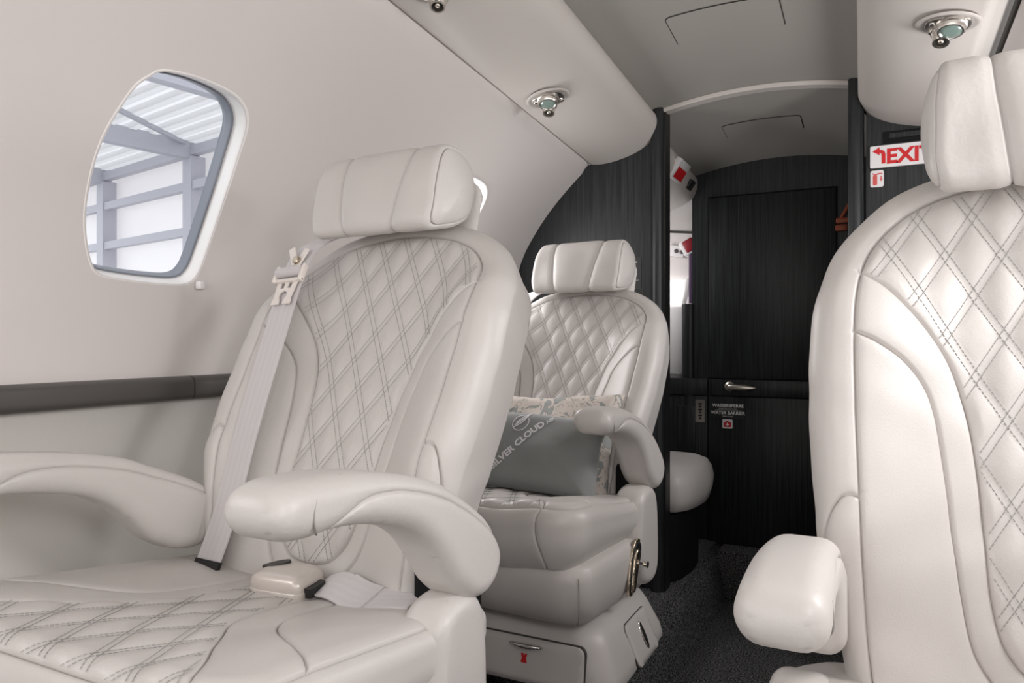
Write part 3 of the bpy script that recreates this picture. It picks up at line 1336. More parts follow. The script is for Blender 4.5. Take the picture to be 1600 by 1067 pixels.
def head_base(P, wr=1.0):
    x, s = P[:, 0], np.mod(P[:, 1], HL)
    y = np.interp(s, hseg, np.r_[HP[:, 0], HP[0, 0]])
    z = np.interp(s, hseg, np.r_[HP[:, 1], HP[0, 1]])
    ax = np.abs(x)
    k = np.maximum(ax - (HW - 0.012), 0)
    kk = np.clip(k / 0.019, 0, 1) * PI / 2
    sc = 1 - 0.13 * (1 - np.cos(kk)) - np.clip((k - 0.019) / 0.06, 0, 1) * 0.868
    xx = np.where(ax <= HW - 0.012, ax, HW - 0.012 + 0.012 * np.sin(kk)) + 0.007 * np.sin(np.clip((k - 0.019) / 0.06, 0, 1) * PI / 2)
    bulge = 1 + 0.03 * np.cos(np.clip(x / HW, -1, 1) * PI / 2)
    y = HC[0] + (y - HC[0]) * sc * bulge
    z = HC[1] + (z - HC[1]) * sc
    xx = xx - sc * np.minimum(ax / HW, 1) ** 2 * (0.005 * np.clip((z - 0.08) / 0.04, 0, 1) + 0.005 * np.clip((0.02 - z) / 0.03, 0, 1))
    # soft folds
    y = y + sc ** 3 * (0.0016 * np.sin(x * 60 + 3) * np.sin(s * 24) - 0.0018 * np.exp(-((ax - .1) / .02) ** 2) * np.sin(s * 60))
    c_, s_ = math.cos(HTILT), math.sin(HTILT)
    dd = -(y * c_) + D_H + z * s_
    tt = z * c_ + y * s_ + T_H0
    return bpt(np.sign(x) * xx, tt, dd)


XMAX = HW - 0.012 + 0.0785
hdom = np.array([(-XMAX, 0), (XMAX, 0), (XMAX, HL), (-XMAX, HL)])


def s_of(zt, front=True):
    """arc length where the front of the profile has height zt"""
    f = np.where(HP[:, 0] < HC[0])[0] if front else np.where(HP[:, 0] >= HC[0])[0]
    j = f[np.argmin(np.abs(HP[f, 1] - zt))]
    return hseg[j]


s_top, s_bot = s_of(0.128), s_of(-0.004)
sl = np.linspace(min(s_top, s_bot) - 0.03, max(s_top, s_bot) + 0.05, 60)
fz = (sl - s_top) / (s_bot - s_top)
seamL = np.c_[-0.066 + 0.018 * sstep(0, 1.1, fz), sl]
seamR = np.c_[0.062 - 0.024 * sstep(0, 1.1, fz), sl]
endL = np.c_[np.full(90, -(HW - 0.012 + 0.014)), np.linspace(0.001, HL - 0.001, 90)]
endR = endL * [-1, 1]
seams_h = [seamL, seamR, endL, endR]
P, T = triangulate(hdom, 0.0036, seams_h, offs=(0.0008, 0.0020, 0.0042))
nrm = surf_normals(head_base, P)
sgn = 1.0
V = head_base(P)
cen = V.mean(0)
if ((V - cen) * nrm).sum(1).mean() < 0:
    nrm = -nrm
    T = T[:, ::-1]
V = V - nrm * groove(P, seams_h, 0.0044, 0.0011, 0.0026, 0.008)[:, None]
cc = P[T].mean(1)
cls = np.where(np.abs(cc[:, 0]) < HW + 0.002, 0, np.where(cc[:, 0] < 0, 1, 2))
hd = split_mesh(V, T, cls, {0: 'headrest'}, M['leather_soft'], seat)[0]
split_mesh(V, T, cls, {1: 'end_cap', 2: 'end_cap'}, M['leather_soft'], hd)
# rear flap of the headrest
fo = rrect(-0.104, 0.104, 0.0, 0.138, 0.03, 6)


def flap3(P, h):
    return bpt(P[:, 0], P[:, 1] + T_H0 - 0.012, h - 0.047 + 0.16 * P[:, 1])


V, A, c2, _, _ = slab(fo, 0.011, 0.010, flap3, 0.012)
mesh('rear_flap', V, A, M['leather_soft'], hd)

# --- cushion
CA, CYB, CYF, CL = 0.217, 0.040, -0.318, 0.128
CO = ccw(rrect(-CA, CA, CYF, CYB, 0.030, 30))
CO = resample(CO, 420)


def ztop(x, y):
    return 0.416 + 0.155 * np.maximum(-y, -0.03) - 0.05 * np.maximum(-y - 0.25, 0) + 0.010 * sstep(0.09, 0.19, np.abs(x)) + 0.008 * (1 - (x / .21) ** 2) * sstep(0.02, -0.1, y) * 0


def cush_base(P):
    d, q = nearest(P, CO, True)
    ins = inside(P, CO)
    n = P - q
    n = n / np.maximum(np.linalg.norm(n, axis=1), 1e-9)[:, None]
    r = 0.034
    arc = r * PI / 2
    phi = np.clip(d / arc, 0, 1) * PI / 2
    R = r * np.sin(phi) - 6.5 * np.maximum(d - 0.072, 0) ** 2
    drop = r * (1 - np.cos(phi)) + np.maximum(d - arc, 0)
    full = r + CL - arc
    y = q[:, 1]
    Hh = 0.066 + 0.044 * np.clip(-y / 0.33, 0, 1)
    front = np.clip(-n[:, 1], 0, 1) * (q[:, 1] < CYF + .05)
    qq = q + n * (R * (1 + 0.0 * front))[:, None]
    zt = ztop(np.where(ins, P[:, 0], q[:, 0]), np.where(ins, P[:, 1], q[:, 1]))
    z = np.where(ins, zt, zt - drop * Hh / full)
    return np.stack([np.where(ins, P[:, 0], qq[:, 0]), np.where(ins, P[:, 1], qq[:, 1]), z], 1)


CQ = spline([(0.050, 0.06), (0.050, 0.0), (0.050, -0.08), (0.055, -0.14), (0.068, -0.18), (0.095, -0.215), (0.128, -0.255), (0.160, -0.290), (0.184, CYF - 0.006), (0.187, CYF - 0.022)], 120)
CI = spline([(0.088, 0.06), (0.088, 0.0), (0.088, -0.07), (0.092, -0.12), (0.108, -0.155), (0.135, -0.182), (0.165, -0.205), (0.200, -0.226), (0.2395, -0.252)], 120)
nco = poly_normals(CO)
off = CO + nco * 0.022
# side seam runs along the cushion edge and turns down the front
rt = off[(off[:, 0] > 0.0) & (off[:, 1] < CYB + .01)]
rt = rt[(rt[:, 1] > CYF - .0205) | (rt[:, 0] > 0.187)]
rt = rt[rt[:, 0] > 0.175]
rt = rt[np.argsort(-rt[:, 1])]
loopd = np.array([(0.022, 0.187), (0.040, 0.181), (0.065, 0.180), (0.09, 0.186), (0.11, 0.195), (CL + .004, 0.208)])
ld = spline(loopd[:, ::-1], 50)
CLp = np.concatenate([rt, np.c_[ld[1:, 0], CYF - ld[1:, 1]]])
CLp = spline(CLp[::4] if len(CLp) > 160 else CLp, 240)
CF = np.c_[np.linspace(-0.1875, 0.1875, 100), np.full(100, CYF - 0.022)]
seams_c = both(CQ) + both(CI) + both(CLp) + [CF]
CDOM = CO + nco * CL


def in_quilt_c(x, y):
    xq = np.interp(-y, -CQ[:, 1], CQ[:, 0])
    return (np.abs(x) < xq) & (y > CYF - 0.022)


def fade_c(P):
    dm = np.full(len(P), 9.0)
    for s in (seams_c[0], seams_c[1], CF):
        d, _ = nearest(P, s, False)
        dm = np.minimum(dm, d)
    return in_quilt_c(P[:, 0], P[:, 1]) * sstep(0, 0.010, dm)


CQK = dict(w=0.058, h=0.105)


def cush_q(P):
    v = cush_base(P)
    v[:, 2] += quilt(P[:, 0], P[:, 1], A=0.0046, **CQK) * fade_c(P)
    return v


P, T = triangulate(CDOM, 0.0042, seams_c, [quilt_samples((-0.2, 0.2), (CYF - 0.022, 0.06), in_quilt_c, **CQK)], offs=(0.0008, 0.0020, 0.0042))
nrm = surf_normals(cush_base, P)
V = cush_base(P) - nrm * groove(P, seams_c)[:, None]
V = V + nrm * (quilt(P[:, 0], P[:, 1], A=0.0046, **CQK) * fade_c(P))[:, None]
cc = P[T].mean(1)
d_, q2 = nearest(cc, CO, True)
outm = ~inside(cc, CO)
ax_, y_ = np.abs(cc[:, 0]), cc[:, 1]
cls = np.full(len(T), 1)
q_ = in_quilt_c(cc[:, 0], y_)
xi = np.interp(-y_, -CI[:, 1], CI[:, 0], right=9)
cls[(ax_ > xi) & (cc[:, 0] < 0)] = 3
cls[(ax_ > xi) & (cc[:, 0] >= 0)] = 7
cls[(~q_) & (ax_ <= xi)] = 1
cls[q_] = 2
frontz = outm & (d_ > 0.022) & (y_ < CYF)
lx = np.interp(d_, loopd[:, 0], loopd[:, 1])
cls[frontz & (ax_ <= lx)] = 4
side = outm & (d_ > 0.022) & ~(frontz & (ax_ <= lx)) & (y_ < CYB + .02)
cls[side & (cc[:, 0] < 0)] = 5
cls[side & (cc[:, 0] >= 0)] = 6
cls[outm & (y_ > CYB + .02)] = 1
cus = split_mesh(V, T, cls, {1: 'cushion'}, M['leather'], seat)[1]
split_mesh(V, T, cls, {2: 'quilted_panel', 3: 'bolster_panel', 7: 'bolster_panel', 4: 'front_panel', 5: 'side_panel', 6: 'side_panel'}, M['leather'], cus)
pts, dirs = quilt_lines((-0.2, 0.2), (CYF - 0.02, 0.05), **CQK)
ok = in_quilt_c(pts[:, 0], pts[:, 1])
for s in (seams_c[0], seams_c[1], CF):
    dd, _ = nearest(pts, s, False)
    ok &= dd > 0.003
stitch_mesh('stitching', cush_q, pts[ok], dirs[ok], M['thread'], cus)


# --- seat pan below the cushion
def zr(y, back, front):
    k = np.clip((0.04 - y) / 0.38, 0, 1)
    return back + (front - back) * k


def pan_ring(inset, zb, zf, fy=0.0, r=0.055):
    o = rrect(-0.253 + inset, 0.253 - inset, -0.330 + inset + fy, 0.045 - inset, max(r - inset * 0.5, 0.02), 9)
    return [(x, y, float(zr(y, zb, zf))) for x, y in o]


rings = [pan_ring(0.05, 0.360, 0.365), pan_ring(0.012, 0.362, 0.368), pan_ring(0.002, 0.352, 0.360), pan_ring(0.0, 0.335, 0.340), pan_ring(0.002, 0.30, 0.305, .004), pan_ring(0.008, 0.270, 0.280, .010),
         pan_ring(0.022, 0.250, 0.262, .018), pan_ring(0.045, 0.243, 0.255, .024), pan_ring(0.10, 0.242, 0.254, .02)]
V, Fc = loft(rings)
pan = mesh('seat_pan', V, Fc, M['leather'], seat, angle=60)
for sx in (-1, 1):
    # corner seams
    pth = [(sx * (0.2425 - i), -0.318 + j, z) for i, j, z in ((0.0, 0.0, 0.352), (0.0, 0.002, 0.325), (0.002, 0.006, 0.295), (0.008, 0.014, 0.272))]
    V, Fc = tube(spline(pth, 10), 0.0009, 5)
    mesh('seam', V, Fc, M['seam_cord'], pan)
    # arm posts at the rear
    prof = spline([(-0.088, 0.33), (-0.084, 0.39), (-0.076, 0.435), (-0.045, 0.453), (-0.005, 0.450), (0.016, 0.425), (0.024, 0.37), (0.022, 0.29), (-0.01, 0.262), (-0.06, 0.275)], 70, True)
    V, A, c2, _, _ = slab(prof, 0.030, 0.018, lambda P, h, sx=sx: np.stack([sx * (0.229) + h, P[:, 0], P[:, 1]], 1), 0.008)
    ap = mesh('armrest_post', V, A, M['leather'], seat)
    if sx < 0:
        ap.location.z = -0.066
    box('recline_hinge', sx * 0.20 - 0.022, sx * 0.20 + 0.022, -0.02, 0.075, 0.30, 0.49 if sx > 0 else 0.405, M['black_matte'], seat, bevel=0.01)

# --- armrests
AO = spline([(-0.372, 0.598), (-0.364, 0.613), (-0.345, 0.620), (-0.310, 0.621), (-0.255, 0.618), (-0.190, 0.609), (-0.125, 0.596), (-0.070, 0.580), (-0.020, 0.554), (0.026, 0.522), (0.049, 0.488),
             (0.044, 0.460), (0.018, 0.442), (-0.016, 0.445), (-0.046, 0.466), (-0.082, 0.502), (-0.112, 0.528), (-0.150, 0.548), (-0.205, 0.563), (-0.262, 0.572), (-0.318, 0.573), (-0.348, 0.576), (-0.365, 0.584)], 200, True)
AO[:, 0] = np.where(AO[:, 0] < -0.05, -0.05 + (AO[:, 0] + 0.05) * 0.82, AO[:, 0])
AS = spline([(-0.300, 0.571), (-0.288, 0.5755), (-0.268, 0.5865), (-0.240, 0.594), (-0.205, 0.594), (-0.165, 0.589), (-0.112, 0.577), (-0.060, 0.560), (-0.015, 0.537), (0.026, 0.510), (0.046, 0.494)], 120)
AS[:, 0] = np.where(AS[:, 0] < -0.05, -0.05 + (AS[:, 0] + 0.05) * 0.82, AS[:, 0])
for sx in (-1, 1):
    to3 = (lambda P, h, sx=sx: np.stack([sx * 0.2305 + h * 1.0, P[:, 0], P[:, 1]], 1))
    # y axis of the slab domain reversed keeps the faces outward
    tl = math.radians(3.2) if sx < 0 else 0.0      # this one is set nose down
    xa = sx * (0.224 if sx < 0 else 0.2305)
    kn = 0.86 if sx < 0 else 1.0

    def to3b(P, h, xa=xa, tl=tl, kn=kn):
        y, z = P[:, 0], P[:, 1] - 0.49
        y = np.where(y < -0.05, -0.05 + (y + 0.05) * kn, y) - 0.02
        return np.stack([xa + h * (0.90 if kn < 1 else 1.0), 0.02 + y * math.cos(tl) - z * math.sin(tl), 0.49 + z * math.cos(tl) + y * math.sin(tl)], 1)
    V, A, c2, _, _ = slab(AO, 0.0345, 0.021, to3b, 0.0045, [AS], gd=0.003)
    zs = np.interp(c2[:, 0], AS[:, 0], AS[:, 1], left=-1, right=0.494)
    up_ = (c2[:, 1] > zs) | (c2[:, 0] < AS[0, 0])
    body = split_mesh(V, A, np.where(up_, 1, 0), {0: 'armrest'}, M['leather'], seat)[0]
    split_mesh(V, A, np.where(up_, 1, 0), {1: 'armrest_pad'}, M['leather_soft'], body)
    # short seams at the nose
    for dx in (-1, 1):
        pth = [(sx * 0.2305 + dx * 0.0330, -0.272, 0.606), (sx * 0.2305 + dx * 0.0343, -0.276, 0.596), (sx * 0.2305 + dx * 0.0340, -0.275, 0.586), (sx * 0.2305 + dx * 0.0295, -0.268, 0.5770)]
        pth = [tuple(to3b(np.array([[y_, z_]]), np.array([x_ - sx * 0.2305]))[0]) for x_, y_, z_ in pth]
        V, Fc = tube(spline(pth, 10), 0.0009, 5)
        mesh('seam', V, Fc, M['seam_cord'], body)

# --- pedestal base with drawer and side door
def base_ring(z, x, yf, yb, r):
    return [(px, py, z) for px, py in rrect(-x, x, yf, yb, r, 7)]


rings = [base_ring(0.138, 0.258, -0.282, 0.052, 0.045), base_ring(0.146, 0.262, -0.286, 0.056, 0.046), base_ring(0.165, 0.258, -0.283, 0.053, 0.046), base_ring(0.215, 0.236, -0.276, 0.036, 0.045),
         base_ring(0.231, 0.226, -0.272, 0.030, 0.045), base_ring(0.240, 0.210, -0.262, 0.02, 0.04), base_ring(0.242, 0.15, -0.20, -0.02, 0.03)]
V, Fc = loft(rings)
base = mesh('base', V, Fc, M['leather'], seat, angle=60)
# drawer front lies on the sloping front face
tilt = math.atan2(0.007, 0.05)
fm = Matrix.Translation((0, -0.2825, 0.188)) @ Matrix.Rotation(-tilt, 4, 'X')


def face_slab(name, o2, mtx, T_, r_, m, parent, spacing=0.012):
    def f3(P, h):
        q = np.stack([P[:, 0], -h, P[:, 1]], 1)
        R3 = np.array(mtx.to_3x3())
        return q @ R3.T + np.array(mtx.translation)
    V, A, c2, _, _ = slab(o2, T_, r_, f3, spacing)
    return mesh(name, V, A, m, parent)


face_slab('panel_gap', rrect(-0.2, 0.212, -0.047, 0.032, 0.014, 5), fm @ Matrix.Translation((0, 0.0025, 0)), 0.004, 0.001, M['gap'], base)
dr = face_slab('drawer', rrect(-0.198, 0.210, -0.045, 0.030, 0.013, 5), fm, 0.0045, 0.002, M['leather'], base)
V, Fc = tube([tuple(fm @ Vector((x, -0.006 - 0.008 * math.sin((i / 9) * PI), 0.018))) for i, x in enumerate(np.linspace(0.072, 0.135, 10))], [0.002 + 0.0025 * math.sin(i / 9 * PI) for i in range(10)], 10)
hh = mesh('handle', V, Fc, M['chrome'], dr)
hh['label'] = 'slim chrome pull'
V, Fc = loft([[tuple(fm @ Vector((0.100 + x, y, z))) for x, z in ((-0.006, -0.012), (0.006, -0.012), (0.004, -0.004), (0.006, 0.003), (0.002, 0.004), (0.0, 0.0), (-0.002, 0.004), (-0.006, 0.003), (-0.004, -0.004))] for y in (-0.0045, -0.0053)])
st = mesh('sticker', V, Fc, M['red'], dr, smooth=False)
st['label'] = 'small red vest shaped sticker'
sm = Matrix.Translation((0.2470, -0.095, 0.188)) @ Matrix.Rotation(PI / 2, 4, 'Z') @ Matrix.Rotation(-math.atan2(0.022, 0.05), 4, 'X')
face_slab('panel_gap', rrect(-0.062, 0.062, -0.05, 0.032, 0.012, 5), sm @ Matrix.Translation((0, 0.0025, 0)), 0.004, 0.001, M['gap'], base)
sd = face_slab('side_door', rrect(-0.060, 0.060, -0.048, 0.030, 0.011, 5), sm, 0.0045, 0.002, M['leather'], base)
eo = spline([(0.009 * math.cos(a), 0.026 * math.sin(a)) for a in np.linspace(0, 2 * PI, 16, endpoint=False)], 40, True)
pu = face_slab('pull', eo, sm @ Matrix.Translation((0.004, -0.004, -0.008)), 0.003, 0.0025, M['chrome'], sd, 0.004)
pu['label'] = 'oval chrome pull'
eo2 = eo * 0.62
face_slab('pull_recess', eo2, sm @ Matrix.Translation((0.004, -0.0055, -0.008)), 0.002, 0.001, M['black'], sd, 0.004)
for sx in (-1, 1):
    box('floor_fitting', sx * 0.15 - 0.03, sx * 0.15 + 0.03, -0.22, 0.02, 0.0, 0.142, M['black_matte'], seat, bevel=0.008)

# recline lever in its recess on the inboard side of the pan
lm = Matrix.Translation((0.2535, -0.108, 0.318)) @ Matrix.Rotation(PI / 2, 4, 'Z') @ Matrix.Rotation(math.radians(12), 4, 'Y')
lo = spline([(-0.016, -0.045), (-0.006, -0.052), (0.004, -0.044), (0.014, -0.006), (0.026, 0.012), (0.030, 0.036), (0.020, 0.050), (0.0, 0.048), (-0.014, 0.030), (-0.020, -0.01)], 50, True)
lev = face_slab('recline_control', lo, lm, 0.003, 0.0015, M['gold'], seat, 0.006)
face_slab('recess', lo * 0.88, lm @ Matrix.Translation((0, -0.0015, 0)), 0.003, 0.001, M['black'], lev, 0.006)
lo2 = spline([(-0.013, -0.040), (-0.006, -0.044), (0.002, -0.036), (0.010, 0.020), (0.006, 0.032), (-0.006, 0.030), (-0.013, 0.010)], 40, True)
lv = face_slab('lever', lo2, lm @ Matrix.Translation((0, -0.005, 0)), 0.004, 0.003, M['gold'], lev, 0.006)
V, Fc = lathe([(0.003, -0.002), (0.003, 0.012), (0.0065, 0.013), (0.0065, 0.02), (0.0, 0.021)], 12, lm @ Matrix.Translation((0.022, 0, 0.006)) @ Matrix.Rotation(PI / 2, 4, 'X'))
mesh('knob', V, Fc, M['chrome'], lev, angle=40)


# --- shoulder belt
def ribbon(centres, widths, normals, w, th=0.0014):
    n = len(centres)
    V, Fc, UV = [], [], []
    for i in range(n):
        c_, a_, nn = Vector(centres[i]), Vector(widths[i]).normalized(), Vector(normals[i]).normalized()
        ww = w[i] if hasattr(w, '__len__') else w
        V += [c_ - a_ * ww / 2 + nn * th, c_ + a_ * ww / 2 + nn * th, c_ + a_ * ww / 2 - nn * th, c_ - a_ * ww / 2 - nn * th]
    for i in range(n - 1):
        o = i * 4
        for j in range(4):
            Fc.append((o + j, o + (j + 1) % 4, o + 4 + (j + 1) % 4, o + 4 + j))
    Fc.append((0, 3, 2, 1))
    o = (n - 1) * 4
    Fc.append((o, o + 1, o + 2, o + 3))
    return V, Fc


def ribbon_obj(name, cs, ws, ns, w, m, parent, th=0.0012):
    V, Fc = ribbon(cs, ws, ns, w, th)
    o = mesh(name, V, [f[::-1] for f in Fc], m, parent, angle=40)
    uv = o.data.uv_layers.new(name='UVMap')
    for l in o.data.loops:
        j = l.vertex_index % 4
        uv.data[l.index].uv = (0.0 if j in (0, 3) else 1.0, (l.vertex_index // 4) / 20)
    return o


bc = spline([(-0.118, 0.512, 0.012), (-0.134, 0.480, 0.042), (-0.141, 0.43, 0.060), (-0.130, 0.30, 0.066), (-0.130, 0.16, 0.058), (-0.138, 0.05, 0.040), (-0.146, -0.042, 0.034)], 40)
cs = bpt(bc[:, 0], bc[:, 1], bc[:, 2])
wd = [(1, 0.0, 0)] * len(cs)
tn = np.gradient(cs, axis=0)
nn = np.cross(np.array([1.0, 0, 0])[None], tn)
nn = nn * np.sign((nn * BN).sum(1))[:, None]
sb = ribbon_obj('shoulder_belt', cs, wd, nn, 0.046, M['webbing'], seat)
tk = np.array(nn)
# tongue plate on the belt
ti = 9
tp = Vector(cs[ti])
tt_ = Vector(cs[ti + 3] - cs[ti - 3]).normalized()          # down the belt
tn_ = Vector(nn[ti]).normalized()
tx = tt_.cross(tn_).normalized()
TM = Matrix((( -tx.x, -tt_.x, tn_.x, tp.x), (-tx.y, -tt_.y, tn_.y, tp.y), (-tx.z, -tt_.z, tn_.z, tp.z), (0, 0, 0, 1)))
# local: X across, Y up the belt, Z out of the belt
if TM.to_3x3().determinant() < 0:
    TM = Matrix(((tx.x, -tt_.x, tn_.x, tp.x), (tx.y, -tt_.y, tn_.y, tp.y), (tx.z, -tt_.z, tn_.z, tp.z), (0, 0, 0, 1)))


def plate(name, outline, z0, z1, m, parent, mtx):
    a = [tuple(mtx @ Vector((x, y, z0))) for x, y in outline]
    b = [tuple(mtx @ Vector((x, y, z1))) for x, y in outline]
    V, Fc = loft([a, b])
    return mesh(name, V, Fc, m, parent, angle=35)


to = [(-0.020, 0.0), (-0.017, -0.032), (-0.0185, -0.034), (-0.0185, -0.042), (-0.004, -0.042), (-0.004, -0.035), (-0.008, -0.028), (-0.0075, -0.022), (0.0, -0.018), (0.0075, -0.022), (0.008, -0.028), (0.004, -0.035),
      (0.004, -0.042), (0.0185, -0.042), (0.0185, -0.034), (0.017, -0.032), (0.020, 0.0), (0.012, 0.0), (0.0105, -0.014), (0.003, -0.0135), (0.004, 0.0), (-0.004, 0.0), (-0.003, -0.0135), (-0.0105, -0.014), (-0.012, 0.0)]
tg = plate('belt_tongue', to, 0.004, 0.0062, M['ivory'], sb, TM)
bm = bmesh.new()
bm_box(bm, -0.029, 0.029, -0.004, 0.003, 0.002, 0.010, 0.0025)
bm_box(bm, -0.029, -0.0235, -0.004, 0.026, 0.002, 0.012, 0.002)
bm_box(bm, 0.0235, 0.029, -0.004, 0.026, 0.002, 0.012, 0.002)
bmesh.ops.transform(bm, matrix=TM, verts=bm.verts)
from_bm('tongue_frame', bm, M['ivory'], sb)
V, Fc = tube([tuple(TM @ Vector((x, 0.014, 0.008))) for x in (-0.024, 0.024)], 0.0085, 14)
mesh('webbing_roll', V, Fc, M['webbing'], sb, angle=40)
# upper guide clip
bm = bmesh.new()
bm_box(bm, -0.006, 0.006, 0.026, 0.060, 0.003, 0.006, 0.001, 1, Matrix.Rotation(math.radians(-18), 4, 'Z') @ Matrix.Translation((-0.004, 0, 0)))
bm_box(bm, -0.006, 0.006, 0.024, 0.060, 0.006, 0.009, 0.001, 1, Matrix.Rotation(math.radians(30), 4, 'Z') @ Matrix.Translation((0.017, 0.0, 0)))
bmesh.ops.transform(bm, matrix=TM, verts=bm.verts)
from_bm('guide_clip', bm, M['ivory'], sb)
V, Fc = lathe([(0.007, 0.004), (0.007, 0.010), (0.005, 0.012), (0, 0.012)], 16, TM @ Matrix.Translation((0.004, 0.036, 0)))
mesh('guide_stud', V, Fc, M['gold'], sb, angle=40)
# lower anchor: black sleeve and steel fork
q0, q1 = Vector(cs[-4]), Vector(cs[-1])
ribbon_obj('anchor_sleeve', [cs[-3], cs[-2], cs[-1]], [(1, 0, 0)] * 3, nn[-3:], 0.048, M['black'], sb, 0.003)
for pp in ([(-0.038, 0.012, -0.008), (-0.030, 0.0, 0.006), (-0.024, -0.002, 0.010)], [(0.040, 0.014, -0.010), (0.032, 0.004, 0.008), (0.022, -0.002, 0.012)]):
    V, Fc = tube([q1 + Vector(v) for v in pp], 0.0045, 8)
    mesh('anchor_bracket', V, Fc, M['steel'], sb)

# --- lap belt with buckle lying on the cushion
def ctop(x, y):
    v = cush_q(np.array([[x, y]]))[0]
    return v


bx = spline([(0.190, -0.022), (0.160, -0.030), (0.125, -0.032), (0.09, -0.026), (0.062, -0.024), (0.045, -0.024)], 24)
cs2, ns2, ws2 = [], [], []
for i, (x, y) in enumerate(bx):
    z = float(ztop(np.array([x]), np.array([y]))[0]) + 0.0065 + 0.010 * math.exp(-((i - 19) / 5) ** 2)
    cs2.append((x, y, z))
    roll = -0.42 * math.exp(-((i - 16) / 7) ** 2) - 0.08
    ws2.append((0.0, math.cos(roll), -math.sin(roll)))
    ns2.append((0.0, math.sin(roll), math.cos(roll)))
lb = ribbon_obj('lap_belt', cs2, ws2, ns2, 0.044, M['webbing'], seat)
z = ctop(0.125, -0.03)[2]
i0 = 9
ribbon_obj('webbing_fold', cs2[i0:i0 + 8], ws2[i0:i0 + 8], [Vector(n_) for n_ in ns2[i0:i0 + 8]], 0.046, M['webbing'], lb, 0.0032)
# buckle body
BKZ = ctop(0.0, -0.035)[2]
BM = Matrix.Translation((0.008, -0.035, BKZ - 0.003)) @ Matrix.Scale(0.93, 4) @ Matrix.Rotation(math.radians(4), 4, 'Z') @ Matrix.Rotation(math.radians(5), 4, 'X')
bo = spline([(-0.045, -0.006), (-0.043, -0.024), (-0.028, -0.031), (0.02, -0.031), (0.038, -0.028), (0.042, -0.015), (0.042, 0.014), (0.034, 0.027), (0.01, 0.032), (-0.018, 0.030), (-0.036, 0.018)], 72, True)


def brick_ring(s, z, dx=0.0):
    return [tuple(BM @ Vector((x * s + dx, y * s, z))) for x, y in bo]


rings = [brick_ring(0.93, 0.0), brick_ring(1.0, 0.003), brick_ring(1.01, 0.012), brick_ring(0.985, 0.0128), brick_ring(0.99, 0.0136), brick_ring(0.985, 0.020), brick_ring(0.95, 0.0255), brick_ring(0.86, 0.0295), brick_ring(0.70, 0.032), brick_ring(0.35, 0.0332)]
V, Fc = loft(rings)
bk = mesh('buckle', V, Fc, M['pearl'], lb, angle=50)
bt = spline([(-0.040, 0.000), (-0.030, 0.014), (-0.012, 0.020), (-0.003, 0.014), (-0.008, 0.004), (-0.024, -0.004)], 40, True)
plate('release_button', bt, 0.0285, 0.0338, M['black'], lb, BM @ Matrix.Rotation(math.radians(-9), 4, 'Y') @ Matrix.Translation((0, 0.002, 0.0030)))
plate('buckle_slot', rrect(0.036, 0.052, -0.020, 0.012, 0.004, 4), 0.006, 0.018, M['black'], lb, BM)

# ------------------------------------------------------------------ place the three seats
seat.location = (-0.378, 0.712, PLZ)
for ch in kids(seat):
    if ch.name.split('.')[0] in ('headrest', 'backrest', 'shoulder_belt'):
        ch.matrix_basis = Matrix.Translation((-0.012, 0, 0)) @ Matrix.Rotation(math.radians(-3), 4, 'Z')
seat2 = copy_tree(seat, skip=('lap_belt',))
seat2.location = (-0.372, 1.425, PLZ - 0.004)
seat2['label'] = 'second left seat behind the front one, with two throw pillows on it'
# its upper part is swivelled a little on the fixed base
SW = math.radians(-4)
SWM = Matrix.Rotation(SW, 4, 'Z')
RCM = Matrix.Translation((-0.010, 0, -0.022)) @ SWM @ Matrix.Translation(BP0) @ Matrix.Rotation(math.radians(-5), 4, 'X') @ Matrix.Translation(-Vector(BP0))
for ch in kids(seat2):
    nm = ch.name.split('.')[0]
    if nm in ('headrest', 'backrest', 'shoulder_belt'):
        ch.matrix_basis = RCM
    elif nm == 'armrest':
        pv = Vector((0, 0.03, 0))
        ch.matrix_basis = SWM @ Matrix.Translation(pv) @ Matrix.Diagonal((1, 0.83, 1, 1)) @ Matrix.Translation(-pv)     # shorter pads on this seat
    elif nm not in ('base', 'floor_fitting'):
        ch.matrix_basis = SWM @ ch.matrix_basis
seat3 = copy_tree(seat, skip=('lap_belt', 'shoulder_belt', 'recline_control'))
seat3.location = (0.441, 0.785, PLZ - 0.027)
seat3['label'] = 'pale grey leather seat at right, cut off by the photo edge, before the EXIT sign'
UPR = Matrix.Translation(BP0) @ Matrix.Rotation(math.radians(12), 4, 'X') @ Matrix.Translation(-Vector(BP0))     # backrest set more upright
for ch in kids(seat3):
    if ch.name.startswith('armrest_post'):
        ch.location.z = -0.02
    if ch.name.split('.')[0] in ('headrest', 'backrest'):
        ch.matrix_basis = UPR
    if ch.name.split('.')[0] == 'armrest':
        pv = Vector((0, 0.0, 0.52))
        ch.matrix_basis = Matrix.Translation((0.004, 0, 0.008)) @ Matrix.Translation(pv) @ Matrix.Rotation(math.radians(3.8), 4, 'X') @ Matrix.Translation(-pv)

# the outboard armrest of the front seat is pulled further forward
for ch in kids(seat):
    if ch.name.split('.')[0] == 'armrest' and ch.bound_box[0][0] < 0:
        ch.matrix_basis = Matrix.Translation((0, 0.03, 0)) @ Matrix.Diagonal((1, 1.2, 1, 1)) @ Matrix.Translation((0, -0.03, 0))

# ------------------------------------------------------------------ pillows on the second seat
S2 = np.array(seat2.location)
RC3, RCT = np.array(RCM.to_3x3()), np.array(RCM.translation)


